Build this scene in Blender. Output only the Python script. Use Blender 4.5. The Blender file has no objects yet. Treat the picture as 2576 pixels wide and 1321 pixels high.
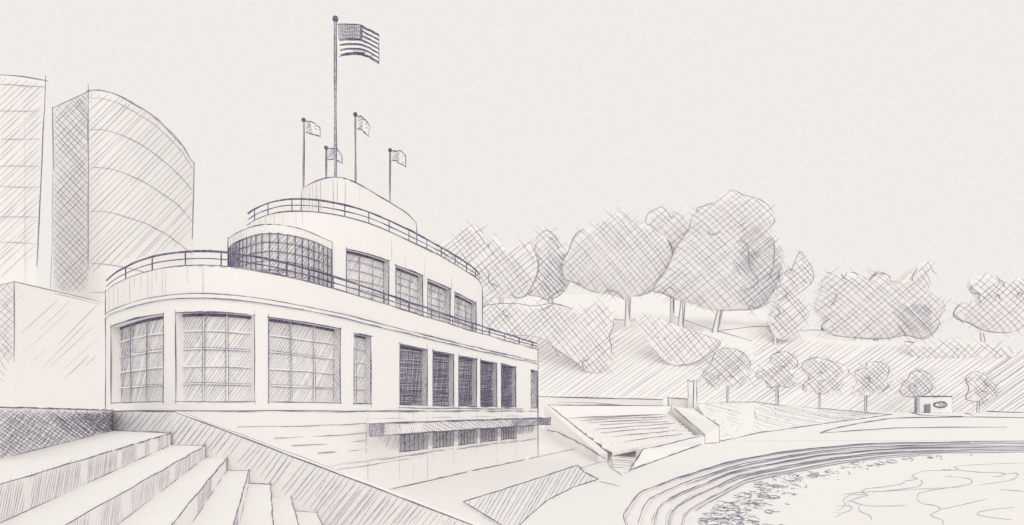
import bpy, math, random
from mathutils import Vector as V
random.seed(11)
SC = bpy.context.scene
COL = SC.collection
R = math.radians
# ------------------------------------------------------------------ camera
F, CX, HOR = 1600.0, 1287.5, 1035.0      # focal length, centre column and horizon row, in units of a 2575 wide picture
EYE = 4.6                                # eye height above the promenade
cd = bpy.data.cameras.new('camera'); cam = bpy.data.objects.new('camera', cd); COL.objects.link(cam)
cam.location = (0, 0, EYE); cam.rotation_euler = (R(90), 0, 0)
cd.sensor_width = 36; cd.lens = 36*F/2575; cd.shift_y = (HOR-660.5)/2575
cd.clip_start = .1; cd.clip_end = 5000
SC.camera = cam
# ------------------------------------------------------------------ sky, sun, exposure
SUN_EL, SUN_AZ = 40, 152                 # azimuth clockwise from +Y: behind the viewer, to the right
w = bpy.data.worlds.new('World'); SC.world = w; w.use_nodes = True
nt = w.node_tree; nt.nodes.clear(); N = nt.nodes.new; L = nt.links.new
sk = N('ShaderNodeTexSky'); sk.sky_type = 'NISHITA'; sk.sun_disc = False
sk.sun_elevation = R(SUN_EL); sk.sun_rotation = R(SUN_AZ)
b1 = N('ShaderNodeBackground'); b1.inputs[1].default_value = .05; L(sk.outputs[0], b1.inputs[0])
tc = N('ShaderNodeTexCoord'); nz = N('ShaderNodeTexNoise'); nz.inputs['Scale'].default_value = 260; nz.inputs['Detail'].default_value = 3
L(tc.outputs['Generated'], nz.inputs['Vector'])
cr = N('ShaderNodeValToRGB'); cr.color_ramp.elements[0].position = .3; cr.color_ramp.elements[1].position = .7
cr.color_ramp.elements[0].color = (.886, .841, .800, 1); cr.color_ramp.elements[1].color = (.928, .882, .840, 1)
L(nz.outputs[0], cr.inputs[0])
b2 = N('ShaderNodeBackground'); b2.inputs[1].default_value = 1.0; L(cr.outputs[0], b2.inputs[0])
mx = N('ShaderNodeMixShader'); mx.inputs[0].default_value = .97; L(b1.outputs[0], mx.inputs[1]); L(b2.outputs[0], mx.inputs[2])
wo = N('ShaderNodeOutputWorld'); L(mx.outputs[0], wo.inputs[0])
sd = bpy.data.lights.new('sun', 'SUN'); sd.energy = .7; sd.angle = R(60); sd.color = (1, .965, .93)
sun = bpy.data.objects.new('sun', sd); COL.objects.link(sun)
a, e = R(SUN_AZ), R(SUN_EL)
sun.rotation_euler = V((math.sin(a)*math.cos(e), math.cos(a)*math.cos(e), math.sin(e))).to_track_quat('Z', 'Y').to_euler()
SC.view_settings.view_transform = 'Standard'; SC.view_settings.look = 'None'
SC.view_settings.exposure = 0; SC.view_settings.gamma = 1
SC.cycles.max_bounces = 12; SC.cycles.diffuse_bounces = 10

# ------------------------------------------------------------------ materials
def mat(name, lo, hi, scale, rough=.95, spec=.1, p0=.35, p1=.65, detail=3):
    m = bpy.data.materials.new(name); m.use_nodes = True; t = m.node_tree
    bs = t.nodes['Principled BSDF']; bs.inputs['Roughness'].default_value = rough
    bs.inputs['Specular IOR Level'].default_value = spec
    c = t.nodes.new('ShaderNodeTexCoord'); n = t.nodes.new('ShaderNodeTexNoise')
    n.inputs['Scale'].default_value = scale; n.inputs['Detail'].default_value = detail
    r = t.nodes.new('ShaderNodeValToRGB'); r.color_ramp.elements[0].position = p0; r.color_ramp.elements[1].position = p1
    r.color_ramp.elements[0].color = (*lo, 1); r.color_ramp.elements[1].color = (*hi, 1)
    t.links.new(c.outputs['Object'], n.inputs['Vector']); t.links.new(n.outputs[0], r.inputs[0]); t.links.new(r.outputs[0], bs.inputs['Base Color'])
    return m
M = {
 'paper':  mat('white_render', (.895, .886, .88), (.92, .911, .905), 9),
 'ground': mat('pale_paving', (.885, .876, .87), (.915, .906, .90), 4),
 'glass':  mat('pale_glass', (.86, .851, .845), (.90, .891, .886), 2.5, rough=.5, spec=.3),
 'ink':    mat('dark_ink', (.105, .093, .165), (.265, .24, .345), 7, p0=.42, p1=.62, detail=5),
 'mid':    mat('grey_ink', (.20, .183, .275), (.41, .385, .475), 6, p0=.4, p1=.62, detail=5),
 'faint':  mat('faint_ink', (.34, .32, .40), (.54, .515, .57), 5, p0=.38, p1=.62, detail=5),
}
# ------------------------------------------------------------------ helpers
def W(x, y, z): return V((x, y, z+EYE))                         # z measured from eye level
def P(px, py, Y): return V(((px-CX)/F*Y, Y, EYE+(HOR-py)/F*Y))   # the point seen at a picture position, at a depth
G0, GS = -4.6, .022
def gz(Y): return G0 + max(0, Y-95)*GS                           # promenade level: flat, then rising inland
def gY(py): return 7360/(py-HOR) if py >= 1112.5 else 10704/(py-999.8)
def GP(px, py, dz=0):
    Y = gY(py); p = P(px, py, Y); p.z += dz; return p
def Yz(py, z): return F*(-z)/(py-HOR)
class MB:
    def __init__(s): s.v = []; s.f = []; s.m = []; s.slots = []; s.sm = set()
    def slot(s, k):
        if k not in s.slots: s.slots.append(k)
        return s.slots.index(k)
    def face(s, pts, m='paper'):
        b = len(s.v); s.v += [tuple(p) for p in pts]; s.f.append(tuple(range(b, b+len(pts)))); s.m.append(s.slot(m))
    def quadstrip(s, A, B, m='paper', smooth=False):
        b = len(s.v); n = len(A); k = s.slot(m)
        if smooth: s.sm.update(range(len(s.f), len(s.f)+n-1))
        s.v += [tuple(p) for p in A]+[tuple(p) for p in B]
        for i in range(n-1): s.f.append((b+i, b+i+1, b+n+i+1, b+n+i)); s.m.append(k)
    def prism(s, poly, off, m='paper'):                          # a polygon pushed along a vector: a solid
        q = [p+off for p in poly]; n = len(poly)
        s.face(poly, m); s.face(q[::-1], m)
        for i in range(n): s.face([poly[i], poly[(i+1) % n], q[(i+1) % n], q[i]], m)
    def cyl(s, a, b, r0, r1, m='paper', n=10):
        d = (b-a).normalized(); u = d.orthogonal().normalized(); v = d.cross(u)
        A = [a+(u*math.cos(t)+v*math.sin(t))*r0 for t in [2*math.pi*i/n for i in range(n+1)]]
        B = [b+(u*math.cos(t)+v*math.sin(t))*r1 for t in [2*math.pi*i/n for i in range(n+1)]]
        s.quadstrip(A, B, m); s.face(A[:-1], m); s.face(B[:-1], m)
    def ball(s, c, r, m='ink', n=8):
        for i in range(n//2):
            t0, t1 = math.pi*i/(n//2), math.pi*(i+1)/(n//2)
            f = lambda t: [c+V((math.sin(t)*math.cos(q), math.sin(t)*math.sin(q), math.cos(t)))*r for q in [2*math.pi*j/n for j in range(n+1)]]
            s.quadstrip(f(t0), f(t1), m)
    def rib(s, pts, rad, m, up=False):                           # one pen stroke: a slim solid three-sided rod
        n = len(pts)
        if n < 2: return
        b = len(s.v); k = s.slot(m); eye = V((0, 0, EYE))
        for i, p in enumerate(pts):
            t = (pts[min(i+1, n-1)]-pts[max(i-1, 0)])
            if t.length < 1e-9: t = V((1, 0, 0))
            t.normalize(); v = (eye-p).normalized()
            a_ = t.cross(v)
            if a_.length < 1e-4: a_ = t.orthogonal()
            a_.normalize(); b_ = a_.cross(t)
            if b_.dot(v) < 0: b_ = -b_
            r = rad[i]
            ra = r
            lift = V((0, 0, r*.8+.004)) if up else v*(r*.45+.004)
            s.v += [tuple(p+lift+a_*ra), tuple(p+lift-a_*ra), tuple(p+lift+b_*r*.7)]
        for i in range(n-1):
            o = b+3*i
            for c in range(3):
                d = (c+1) % 3; s.f.append((o+c, o+d, o+3+d, o+3+c)); s.m.append(k)
        s.f.append((b, b+1, b+2)); s.m.append(k); o = b+3*(n-1); s.f.append((o, o+1, o+2)); s.m.append(k)
    def build(s, name, parent=None, loc=None):
        me = bpy.data.meshes.new(name); o_ = V(loc) if loc is not None else V((0, 0, 0))
        if parent is not None: o_ = V((0, 0, 0)); off = parent_world(parent)
        else: off = o_
        me.from_pydata([(x-off.x, y-off.y, z-off.z) for x, y, z in s.v], [], s.f)
        for k in s.slots: me.materials.append(M[k])
        me.polygons.foreach_set('material_index', s.m)
        if s.sm: me.polygons.foreach_set('use_smooth', [i in s.sm for i in range(len(s.f))])
        me.update()
        o = bpy.data.objects.new(name, me); COL.objects.link(o)
        if parent is not None: o.parent = parent
        else: o.location = off
        return o
def parent_world(o):
    p = V((0, 0, 0))
    while o is not None: p = p+o.location; o = o.parent
    return p
def tag(o, label, cat, group=None, kind=None):
    o['label'] = label; o['category'] = cat
    if group: o['group'] = group
    if kind: o['kind'] = kind
    return o
def struct(o): o['kind'] = 'structure'; return o
def empty(name, loc, label, cat, group=None):
    o = bpy.data.objects.new(name, None); COL.objects.link(o); o.location = loc; o.empty_display_size = .5
    return tag(o, label, cat, group)
def crom(pts, n=8, closed=False):                                # smooth curve through points of any dimension
    out = []; k = len(pts)
    for i in range(k if closed else k-1):
        g = (lambda j: pts[j % k]) if closed else (lambda j: pts[max(0, min(k-1, j))])
        a, b, c, d = g(i-1), g(i), g(i+1), g(i+2)
        for q in range(n):
            t = q/n
            out.append(tuple(.5*((2*b[x])+(-a[x]+c[x])*t+(2*a[x]-5*b[x]+4*c[x]-d[x])*t*t+(-a[x]+3*b[x]-3*c[x]+d[x])*t**3) for x in range(len(b))))
    if not closed: out.append(tuple(pts[-1]))
    return out
def resample(pts, step_px):
    out = [pts[0]]
    for a, b in zip(pts, pts[1:]):
        l = (b-a).length*F/max(1, (a.y+b.y)/2); n = max(1, int(l/step_px))
        for i in range(1, n+1): out.append(a.lerp(b, i/n))
    return out
LW = .77                                                         # pen fineness
def stroke(mb, pts, w_=1.2, m='ink', wob=.7, over=0, taper=.55, up=False, step=26):
    """one pen line along 3D points; width and wobble in picture units at the line's own depth"""
    pts = [V(p) for p in pts]
    if over and len(pts) > 1:
        k = lambda p: over*random.uniform(.2, 1)*max(1, p.y)/F
        d0 = (pts[0]-pts[1]).normalized(); d1 = (pts[-1]-pts[-2]).normalized()
        pts[0] = pts[0]+d0*k(pts[0]); pts[-1] = pts[-1]+d1*k(pts[-1])
    pts = resample(pts, step); n = len(pts)
    ph = [random.uniform(0, 6.28) for _ in range(6)]; f1 = random.uniform(.25, .5); f2 = random.uniform(.7, 1.3)
    q, rad = [], []
    for i, p in enumerate(pts):
        s = 1.3*wob*max(1, p.y)/F
        o = V((math.sin(i*f1+ph[0])+.5*math.sin(i*f2+ph[1]), .3*math.sin(i*f1+ph[4]), 0 if up else math.sin(i*f1+ph[2])+.5*math.sin(i*f2+ph[3])))*s*.6
        q.append(p+o)
        t = i/(n-1) if n > 1 else 0
        pr = taper+(1-taper)*min(1, 5*t, 5*(1-t))
        rad.append(w_*LW*max(1.5, p.y)/F*pr*(1+.18*math.sin(i*.9+ph[5])))
    mb.rib(q, rad, m, up)
def edge(mb, pts, w_=1.3, m='ink', n=2, over=5, wob=.8, up=False):
    for i in range(n):
        stroke(mb, pts, w_*(1 if i == 0 else .6), m if i == 0 else ('mid' if m == 'ink' else 'faint'), wob*(1 if i == 0 else 2.0), over*(1 if i == 0 else 1.6), up=up)
def clip(poly, ang, sp, jit=.25, over=3):
    """hatching: parallel segments across a 2D polygon, y down, rising to the right by ang degrees"""
    c, s = math.cos(R(ang)), -math.sin(R(ang)); out = []
    rot = [(x*c+y*s, -x*s+y*c) for x, y in poly]
    v = min(p[1] for p in rot)+sp*.5; vm = max(p[1] for p in rot); n = len(rot)
    while v < vm:
        xs = []
        for i in range(n):
            (x0, y0), (x1, y1) = rot[i], rot[(i+1) % n]
            if (y0 > v) != (y1 > v): xs.append(x0+(v-y0)/(y1-y0)*(x1-x0))
        xs.sort()
        for a, b in zip(xs[::2], xs[1::2]):
            if b-a > 2.5:
                a2 = a-random.uniform(-over*.7, over); b2 = b+random.uniform(-over*.7, over)
                j0, j1 = random.uniform(-jit, jit)*sp, random.uniform(-jit, jit)*sp
                if b2 > a2: out.append(((a2*c-(v+j0)*s, a2*s+(v+j0)*c), (b2*c-(v+j1)*s, b2*s+(v+j1)*c)))
        v += sp*random.uniform(.82, 1.18)
    return out
def hatch(mb, poly, ang, sp, mp, w_=.8, m='mid', jit=.25, over=3, maxlen=1e9, skip=0, wob=.5, up=False, alt=None, step=26, fine=22):
    for (a, b) in clip(poly, ang, sp, jit, over):
        if random.random() < skip: continue
        l = math.hypot(b[0]-a[0], b[1]-a[1]); k = max(1, math.ceil(l/maxlen))
        for i in range(k):
            t0 = i/k-(.02 if i else 0); t1 = (i+1)/k+random.uniform(-.03, .05)*(i < k-1)
            n = max(2, int(l*(t1-t0)/fine)+1)
            pts = [mp(a[0]+(b[0]-a[0])*(t0+(t1-t0)*j/(n-1)), a[1]+(b[1]-a[1])*(t0+(t1-t0)*j/(n-1))) for j in range(n)]
            if any(p is None for p in pts): continue
            mm = alt if (alt and random.random() < .35) else m
            stroke(mb, pts, w_*random.uniform(.75, 1.2), mm, wob, 0, .5, up, step)
def depth(Y): return lambda x, y: P(x, y, Y)
def onplane(p0, n):                                              # picture position -> point of a world plane
    n = V(n); p0 = V(p0); eye = V((0, 0, EYE))
    def f(x, y):
        d = V(((x-CX)/F, 1, (HOR-y)/F)); k = d.dot(n)
        if abs(k) < 1e-6: return None
        t = (p0-eye).dot(n)/k
        return eye+d*t if .5 < t < 2000 else None
    return f
def conv(z, pts):                                                # (scale, ox, oy) sheet coordinates
    s, ox, oy = z; return [(x*s+ox, y*s+oy) for x, y in pts]
ZA, ZB, ZC, Z8, Z6, Z7 = (.4245, 1081.9, 440.8), (.4248, 1402.5, 440.8), (.3944, 1923.4, 561), (.3931, 1763, 801.4), (.4667, 0, 961.7), (.3111, 1081.9, 921.6)

# ------------------------------------------------------------------ ground, lagoon steps, beach, water
lag = crom([(3.0, -40), (3.2, 0), (3.6, 14), (4.6, 25.8), (5.4, 29.9), (7.1, 35.6), (9.1, 39.8), (13.1, 46.9), (18.5, 56), (24.5, 64.5), (36, 78), (50, 90), (65, 96), (85, 98.5), (130, 99), (320, 99)], 10)
lag = [V((x, y, 0)) for x, y in lag]
def lnorm(i):
    t = lag[min(i+1, len(lag)-1)]-lag[max(i-1, 0)]; t.normalize(); return V((t.y, -t.x, 0))
def fac(i): return 1+2.4*max(0, min(1, (i-78)/50))
def loff(k, z): return [V((p.x, p.y, EYE+z))+lnorm(i)*(min(k, .62*5)*fac(i)+max(0, k-.62*5)) for i, p in enumerate(lag)]
g = MB()
A = loff(0, G0); g.quadstrip([V((-700, p.y, p.z)) for p in A], A, 'ground')
ys = [99, 130, 170, 220, 280, 340]
for y0, y1 in zip(ys, ys[1:]):
    g.face([W(-700, y0, gz(y0)), W(900, y0, gz(y0)), W(900, y1, gz(y1)), W(-700, y1, gz(y1))], 'ground')
for pts, m_ in [([(1530, 1158), (1420, 1190), (1330, 1212)], 'faint'), ([(1345, 1152), (1500, 1118)], 'faint'), ([(1505, 1212), (1560, 1225)], 'faint'),
                ([(1820, 1108), (1800, 1113)], 'mid'), ([(1565, 1197), (1530, 1172)], 'mid'), ([(1765, 1119), (1690, 1141), (1620, 1172), (1570, 1192)], 'faint')]:
    stroke(g, [GP(x, y, .02) for x, y in pts], 1.1, m_, .8, up=True)
struct(g.build('ground'))
ST, DR, NS = .62, .27, 5
s = MB()
for k in range(NS):
    s.quadstrip(loff(k*ST, G0-DR*k), loff(k*ST, G0-DR*(k+1)), 'ground')
    s.quadstrip(loff(k*ST, G0-DR*(k+1)), loff((k+1)*ST, G0-DR*(k+1)), 'ground')
i0, i1 = 18, 139
for k in range(NS):
    L0 = loff(k*ST, G0-DR*k); L1 = loff(k*ST+.02, G0-DR*(k+1))
    for rep in range(4):
        a0 = random.randint(i0, i0+12); b0 = random.randint(i1-40, i1) if rep else i1-random.randint(0, 3)
        dz = random.uniform(-.09, .03)*(rep > 0); dx = random.uniform(-.12, .12)*(rep > 0)
        stroke(s, [p+V((dx, -dx, dz)) for p in L0[a0:b0]], [1.25, .8, .65, .6][rep], ['ink' if k < 3 else 'mid', 'mid', 'mid', 'faint'][rep], .9, step=34)
    for rep in range(3):
        a0 = random.randint(55, 80); b0 = random.randint(100, i1); q = random.uniform(.1, .9)
        stroke(s, [p.lerp(r_, q) for p, r_ in zip(L0, L1)][a0:b0], 1.0, ['mid', 'faint', 'faint'][rep], .7, step=34)
struct(s.build('lagoon_steps'))
ZB_ = G0-DR*NS
b = MB(); prof = [(NS*ST, ZB_), (NS*ST+2.5, ZB_-.12), (NS*ST+6, ZB_-.35), (NS*ST+12, ZB_-.75)]
for (k0, z0), (k1, z1) in zip(prof, prof[1:]): b.quadstrip(loff(k0, z0), loff(k1, z1), 'ground')
struct(b.build('beach_sand'))
WZ = ZB_-.42
wt = MB(); wt.face([W(-5, -60, WZ), W(900, -60, WZ), W(900, 97, WZ), W(-5, 97, WZ)], 'ground')
def WP(x, y): return P(x, y, Yz(y, WZ)) if y > HOR+5 else None
waves = [[(780, 1321), (790, 1270), (880, 1230), (920, 1190), (910, 1165), (960, 1130), (1060, 1130), (1030, 1110), (1060, 1090), (1160, 1080), (1280, 1060), (1310, 1040), (1380, 1030), (1350, 1010), (1380, 990), (1460, 975), (1640, 970), (1620, 950), (1700, 940), (1900, 930), (2065, 925)],
 [(590, 1185), (640, 1165), (800, 1145), (1000, 1115), (1200, 1105), (1400, 1092), (1660, 1080)], [(590, 1190), (680, 1200), (720, 1230), (710, 1270), (690, 1321)],
 [(820, 1185), (810, 1155), (850, 1140), (960, 1125)], [(950, 1165), (1070, 1200), (1320, 1198)], [(1010, 1200), (1020, 1235), (1075, 1260), (1090, 1290)],
 [(1380, 1160), (1390, 1125), (1450, 1105), (1620, 1078), (1720, 1060), (1730, 1035), (1680, 1020), (1560, 1010)], [(1380, 1160), (1420, 1185), (1500, 1200), (1530, 1220), (1500, 1240), (1470, 1260), (1540, 1290), (1550, 1321)],
 [(1830, 1155), (1640, 1200), (1530, 1222)], [(1910, 1095), (2065, 1108)], [(2000, 1210), (1850, 1225), (1770, 1245), (1800, 1265), (1990, 1290)],
 [(1930, 1000), (2010, 990), (2025, 1010), (1960, 1040), (1780, 1065)], [(1640, 970), (1780, 985), (1930, 990), (1920, 1010), (1860, 1012)], [(790, 1225), (870, 1205), (950, 1200), (960, 1225), (900, 1245), (800, 1240), (790, 1225)],
 [(900, 1250), (840, 1290), (830, 1321)], [(930, 1180), (1000, 1150), (1075, 1132)], [(1400, 1030), (1415, 1050), (1390, 1075), (1300, 1090), (1100, 1112)], [(1540, 965), (1570, 970), (1600, 968)]]
for wv in waves:
    pts = [WP(*p) for p in crom(conv(Z8, wv), 6)]
    stroke(wt, pts, 1.0, 'faint', .5, up=True, step=18)
struct(wt.build('water'))
# pebbles and shingle at the foot of the steps, far too many to count
pb = MB()
def sandz(k):
    for (k0, z0), (k1, z1) in zip(prof, prof[1:]):
        if k <= k1: return z0+(z1-z0)*(k-k0)/(k1-k0)
    return prof[-1][1]
for _ in range(260):
    i = int(random.triangular(26, 118, 48)); k = NS*ST+.3+abs(random.gauss(0, 1.9))*(1.3 if i < 56 else .75)
    p = lag[i]+(lag[i+1]-lag[i])*random.random()+lnorm(i)*(k+3.1*(fac(i)-1)); p.z = EYE+sandz(k)
    r = random.uniform(.1, .36)*(.85+p.y/75); n = 9; ph = random.uniform(0, 6); asp = random.uniform(.5, 1.1); ro = random.uniform(-.5, .7)
    ring = []
    for t in [6.2832*j/n for j in range(n)]:
        x, y = math.cos(t)*r*(1+.3*math.sin(2*t+ph)), math.sin(t)*r*asp*(1+.25*math.cos(3*t+ph)); ring.append(p+V((x*math.cos(ro)-y*math.sin(ro), x*math.sin(ro)+y*math.cos(ro), 0)))
    hh = r*random.uniform(.3, .75); top = [p+(q-p)*.6+V((0, 0, hh*.35)) for q in ring]
    rim_ = [p+V((q.x-p.x, (q.y-p.y)*.8-.05, hh*.5*(1+(q.y-p.y)/r))) for q in ring]
    pb.quadstrip(ring+[ring[0]], top+[top[0]], 'ground'); pb.face(top, 'ground')
    j0 = random.randint(0, n); ln = random.choice([3, 4, 4, 5, 6, n]); wd = random.uniform(.75, 1.25)
    stroke(pb, [rim_[(j0+j) % n] for j in range(ln+1)], wd, random.choice(['ink', 'mid', 'mid', 'mid']), .5, up=True, step=12)
tag(pb.build('pebbles'), 'scattered loose pebbles and shingle along the foot of the curved lagoon steps', 'pebbles', kind='stuff')
# planting bed of hatched grass on the promenade
lw = MB(); lp = [(1165, 1268), (1260, 1238), (1360, 1205), (1452, 1174), (1470, 1192), (1505, 1210), (1440, 1231), (1380, 1262), (1335, 1300), (1290, 1345)]
top = [GP(x, y, .1) for x, y in lp]; lw.prism([p.copy() for p in top], V((0, 0, -.1)), 'ground')
hatch(lw, lp, 60, 9.5, lambda x, y: GP(x, y, .11), .72, 'mid', over=7, up=True, skip=.04)
for i in range(len(lp)): stroke(lw, [top[i], top[(i+1) % len(lp)]], 1.5, 'ink', .8, 4, up=True)
stroke(lw, [p+V((.05, .12, 0)) for p in top[:4]], 1, 'mid', 1.5, 6, up=True)
tag(lw.build('lawn'), 'hatched wedge of grass lying on the promenade between the white building and the lagoon steps', 'lawn', kind='stuff')
# far path strip on the right
pv = MB(); pp = conv(Z8, [(760, 740), (840, 712), (1000, 678), (1220, 642), (1700, 634), (2120, 640), (2120, 700), (1950, 700), (1600, 701), (1250, 706), (1000, 722)])
tp = [GP(x, y, .14) for x, y in pp]; pv.prism([p.copy() for p in tp], V((0, 0, -.14)), 'ground')
for i in range(4): stroke(pv, tp[i:i+2], 1.6, 'ink', .6, 4, up=True)
stroke(pv, tp[4:6], 1.3, 'ink', .6, 4, up=True); stroke(pv, tp[7:]+tp[:1], 1.3, 'ink', .6, 3, up=True); stroke(pv, [p+V((0, -1, 0)) for p in tp[3:6]], .9, 'mid', 1, up=True)
struct(pv.build('pavement'))

# ------------------------------------------------------------------ curved plan outlines
class Plan:
    def __init__(s, pts, close=True, smooth=14, wid=None):
        q = [V((p[0], p[1])) for p in crom(pts, 10)]
        for _ in range(smooth):
            q = [q[0]]+[(q[i-1]+q[i]*2+q[i+1])/4 for i in range(1, len(q)-1)]+[q[-1]]
        s.vis = len(q)
        if close:
            e0, st = q[-1], q[0]; d = V((.342, .94)); n = V((-.94, .342))
            Wd = wid or max(2, (st-e0).dot(n)); sw = st+d*2
            ex = crom([tuple(q[-4]), tuple(e0), tuple(e0+n*Wd*.22+d*Wd*.2), tuple(e0+n*Wd*.5+d*Wd*.28), tuple(e0+n*Wd*.8+d*Wd*.2), tuple(e0+n*Wd)], 8)
            q += [V(p) for p in ex[9:]]+[V(ex[-1]).lerp(st, t) for t in (.33, .66)]
            q.append(q[0].copy())
        s.q = q; s.u = [0]
        for a_, b_ in zip(q, q[1:]): s.u.append(s.u[-1]+(b_-a_).length)
        s.len = s.u[-1]; s.uvis = s.u[s.vis-1]
    def seg(s, u):
        lo, hi = 0, len(s.u)-2
        while lo < hi:
            m_ = (lo+hi+1)//2
            if s.u[m_] <= u: lo = m_
            else: hi = m_-1
        return lo
    def pt(s, u):
        i = s.seg(u); t = (u-s.u[i])/max(1e-9, s.u[i+1]-s.u[i]); return s.q[i].lerp(s.q[i+1], t)
    def nrm(s, u):
        a_ = s.pt(max(0, u-.25)); b_ = s.pt(min(s.len, u+.25)); t = (b_-a_).normalized(); return V((t.y, -t.x))
    def at(s, u, z, off=0):
        p = s.pt(u)+s.nrm(u)*off; return W(p.x, p.y, z)
    def upx(s, px):
        k = (px-CX)/F; best = None
        for i in range(s.vis-1):
            a_, b_ = s.q[i], s.q[i+1]; fa, fb = a_.x-k*a_.y, b_.x-k*b_.y
            if fa*fb <= 0 and fa != fb:
                t = fa/(fa-fb); y = a_.y+(b_.y-a_.y)*t; u = s.u[i]+(s.u[i+1]-s.u[i])*t
                if best is None or y < best[0]: best = (y, u)
        if best: return best[1]
        return min((abs(s.q[i].x-k*s.q[i].y), s.u[i]) for i in range(s.vis))[1]
    def run(s, u0, u1, z, off=0, st=.5):
        n = max(1, int(abs(u1-u0)/st)); return [s.at(u0+(u1-u0)*i/n, z, off) for i in range(n+1)]
    def top(s, mb, z, off=0, m='paper'):
        mb.face([W(p.x, p.y, z) for p in s.q[:-1]], m)
def wall(mb, pl, z0, z1, ops=(), rec=.45, m='paper'):
    br = sorted(set([round(pl.len*i/int(pl.len/.45), 4) for i in range(int(pl.len/.45)+1)]+[o[0] for o in ops]+[o[1] for o in ops]))
    br = [br[0]]+[b_ for a_, b_ in zip(br, br[1:]) if b_-a_ > 1e-4]
    for a_, b_ in zip(br, br[1:]):
        mid = (a_+b_)/2; z = z0
        for o in sorted([o for o in ops if o[0] < mid < o[1]], key=lambda o: o[2]):
            mb.face([pl.at(a_, z, 0), pl.at(b_, z, 0), pl.at(b_, o[2], 0), pl.at(a_, o[2], 0)], m)
            for zz in (o[2], o[3]): mb.face([pl.at(a_, zz, 0), pl.at(b_, zz, 0), pl.at(b_, zz, -rec), pl.at(a_, zz, -rec)], m)
            z = o[3]
        mb.face([pl.at(a_, z, 0), pl.at(b_, z, 0), pl.at(b_, z1, 0), pl.at(a_, z1, 0)], m)
    for u0, u1, za, zb in ops:
        for u in (u0, u1): mb.face([pl.at(u, za, 0), pl.at(u, za, -rec), pl.at(u, zb, -rec), pl.at(u, zb, 0)], m)
def inv(z, pts): return [((x-CX)/F*F*z/(HOR-y), F*z/(HOR-y)) for x, y in pts]
Z1, Z2, Z3, ZBAY = 6.2, 11.5, 15.2, 9.8
pl1 = Plan(inv(Z1, [(265, 734.5), (285, 718), (313, 703.7), (345, 690), (380, 680), (420, 672.5), (464, 668.3), (510, 667), (555, 669), (600, 673.5), (644, 680), (717, 694), (831, 722.5), (921, 750), (969, 765), (1060, 793.5), (1162, 825), (1209, 838.8), (1290, 862), (1353.4, 880)]))
pl2 = Plan(inv(Z2, [(621.5, 566), (640, 554), (671, 541), (702, 534), (734, 531), (768, 531.5), (803, 534.5), (868, 545.5), (929, 562), (980, 582.5), (1030, 605), (1073, 626.5), (1112, 646.5), (1146, 666), (1179, 686), (1201, 702), (1213, 723)]), smooth=8)
pl3 = Plan(inv(Z3, [(757.5, 480), (766, 470), (797, 455), (836, 446), (876, 451.5), (911, 468), (947, 490), (980, 508.5), (1014, 530), (1037.5, 550), (1047.3, 564)]), smooth=6)
plb = Plan(inv(ZBAY, [(574, 601), (590, 590), (619.5, 576), (650, 567), (679, 564), (718, 567), (757.5, 576), (795, 590), (835, 609)]), close=False, smooth=4)
# close the bay against the tier behind it
bath = empty('bathhouse', W(-8, 45, G0), 'white streamlined three tiered building with rounded ends, railed decks and tall windows', 'building')
def opening(pl, x0, x1, za, zb): return (pl.upx(x0), pl.upx(x1), za, zb)
bigs = [opening(pl1, x0, x1, .42, 4.22) for x0, x1 in [(279, 411), (442, 641), (675, 856)]]
slot = opening(pl1, 890, 933, .42, 4.15)
logs = [opening(pl1, x0, x1, .38, 4.08) for x0, x1 in [(1005, 1075), (1088, 1141), (1153, 1199), (1208, 1250), (1260, 1298)]]
endw = opening(pl1, 1335, 1351, .38, 4.05)
base = [(o[0], o[1], -2.45, -1.35) for o in logs]
w1 = MB(); ops1 = bigs+[slot]+logs+[endw]
wall(w1, pl1, G0-.3, Z1, ops1+base)
UL = pl1.upx(266); UR = pl1.upx(1352)
def vis(mb, pl, z, x0, x1, w_=1.3, m='ink', n=2, off=0, over=4, wob=.8): edge(mb, pl.run(pl.upx(x0), pl.upx(x1), z, off), w_, m, n, over, wob)
vis(w1, pl1, Z1, 266, 1353, 1.35); vis(w1, pl1, Z1-.04, 500, 900, .9, 'mid', 1)
vis(w1, pl1, .03, 268, 1352, 1.3, 'ink', 2, over=8); vis(w1, pl1, -.02, 600, 1100, .9, 'mid', 1)
edge(w1, [pl1.at(UL, Z1), pl1.at(UL, 0.05)], 1.7, 'ink', 3)
for xx, za, zb in [(1352.5, Z1, -4.9)]: edge(w1, [pl1.at(pl1.upx(xx), za), pl1.at(pl1.upx(xx), zb)], 1.5, 'ink', 2)
vis(w1, pl1, G0+.03, 955, 1350, 1.6, 'ink', 2)
vis(w1, pl1, -2.72, 780, 1346, 1.0, 'mid', 3, wob=1.3); vis(w1, pl1, -2.95, 800, 1060, .9, 'mid', 1)
for z, x0, x1 in [(-.68, 600, 921), (-1.2, 690, 921), (-1.6, 735, 921), (-2.05, 800, 921)]:
    vis(w1, pl1, z, x0, x1, 1.1, 'mid', 2, wob=1.2)
    u = pl1.upx(921); stroke(w1, [pl1.at(u, z), pl1.at(u, z-.24)], 1.3, 'ink', .4, 2)
for x in list(range(272, 420, 11))+[470, 508]:                    # pen shading up the parapet
    u = pl1.upx(x+random.uniform(-4, 4)); stroke(w1, [pl1.at(u, Z1-.05), pl1.at(u, 5+random.uniform(-.1, .7)*(x > 330))], .7, 'faint', .6)
for x in [925, 1005, 1040, 1075, 1090, 1141, 1153, 1199, 1250, 1262, 1298]:      # faint setting-out lines down the base wall
    u = pl1.upx(x); stroke(w1, [pl1.at(u, .3), pl1.at(u, -.6)], .65, 'faint', .6); stroke(w1, [pl1.at(u, -2.7), pl1.at(u, -3.4-random.random()*1.1)], .65, 'faint', .6)
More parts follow.
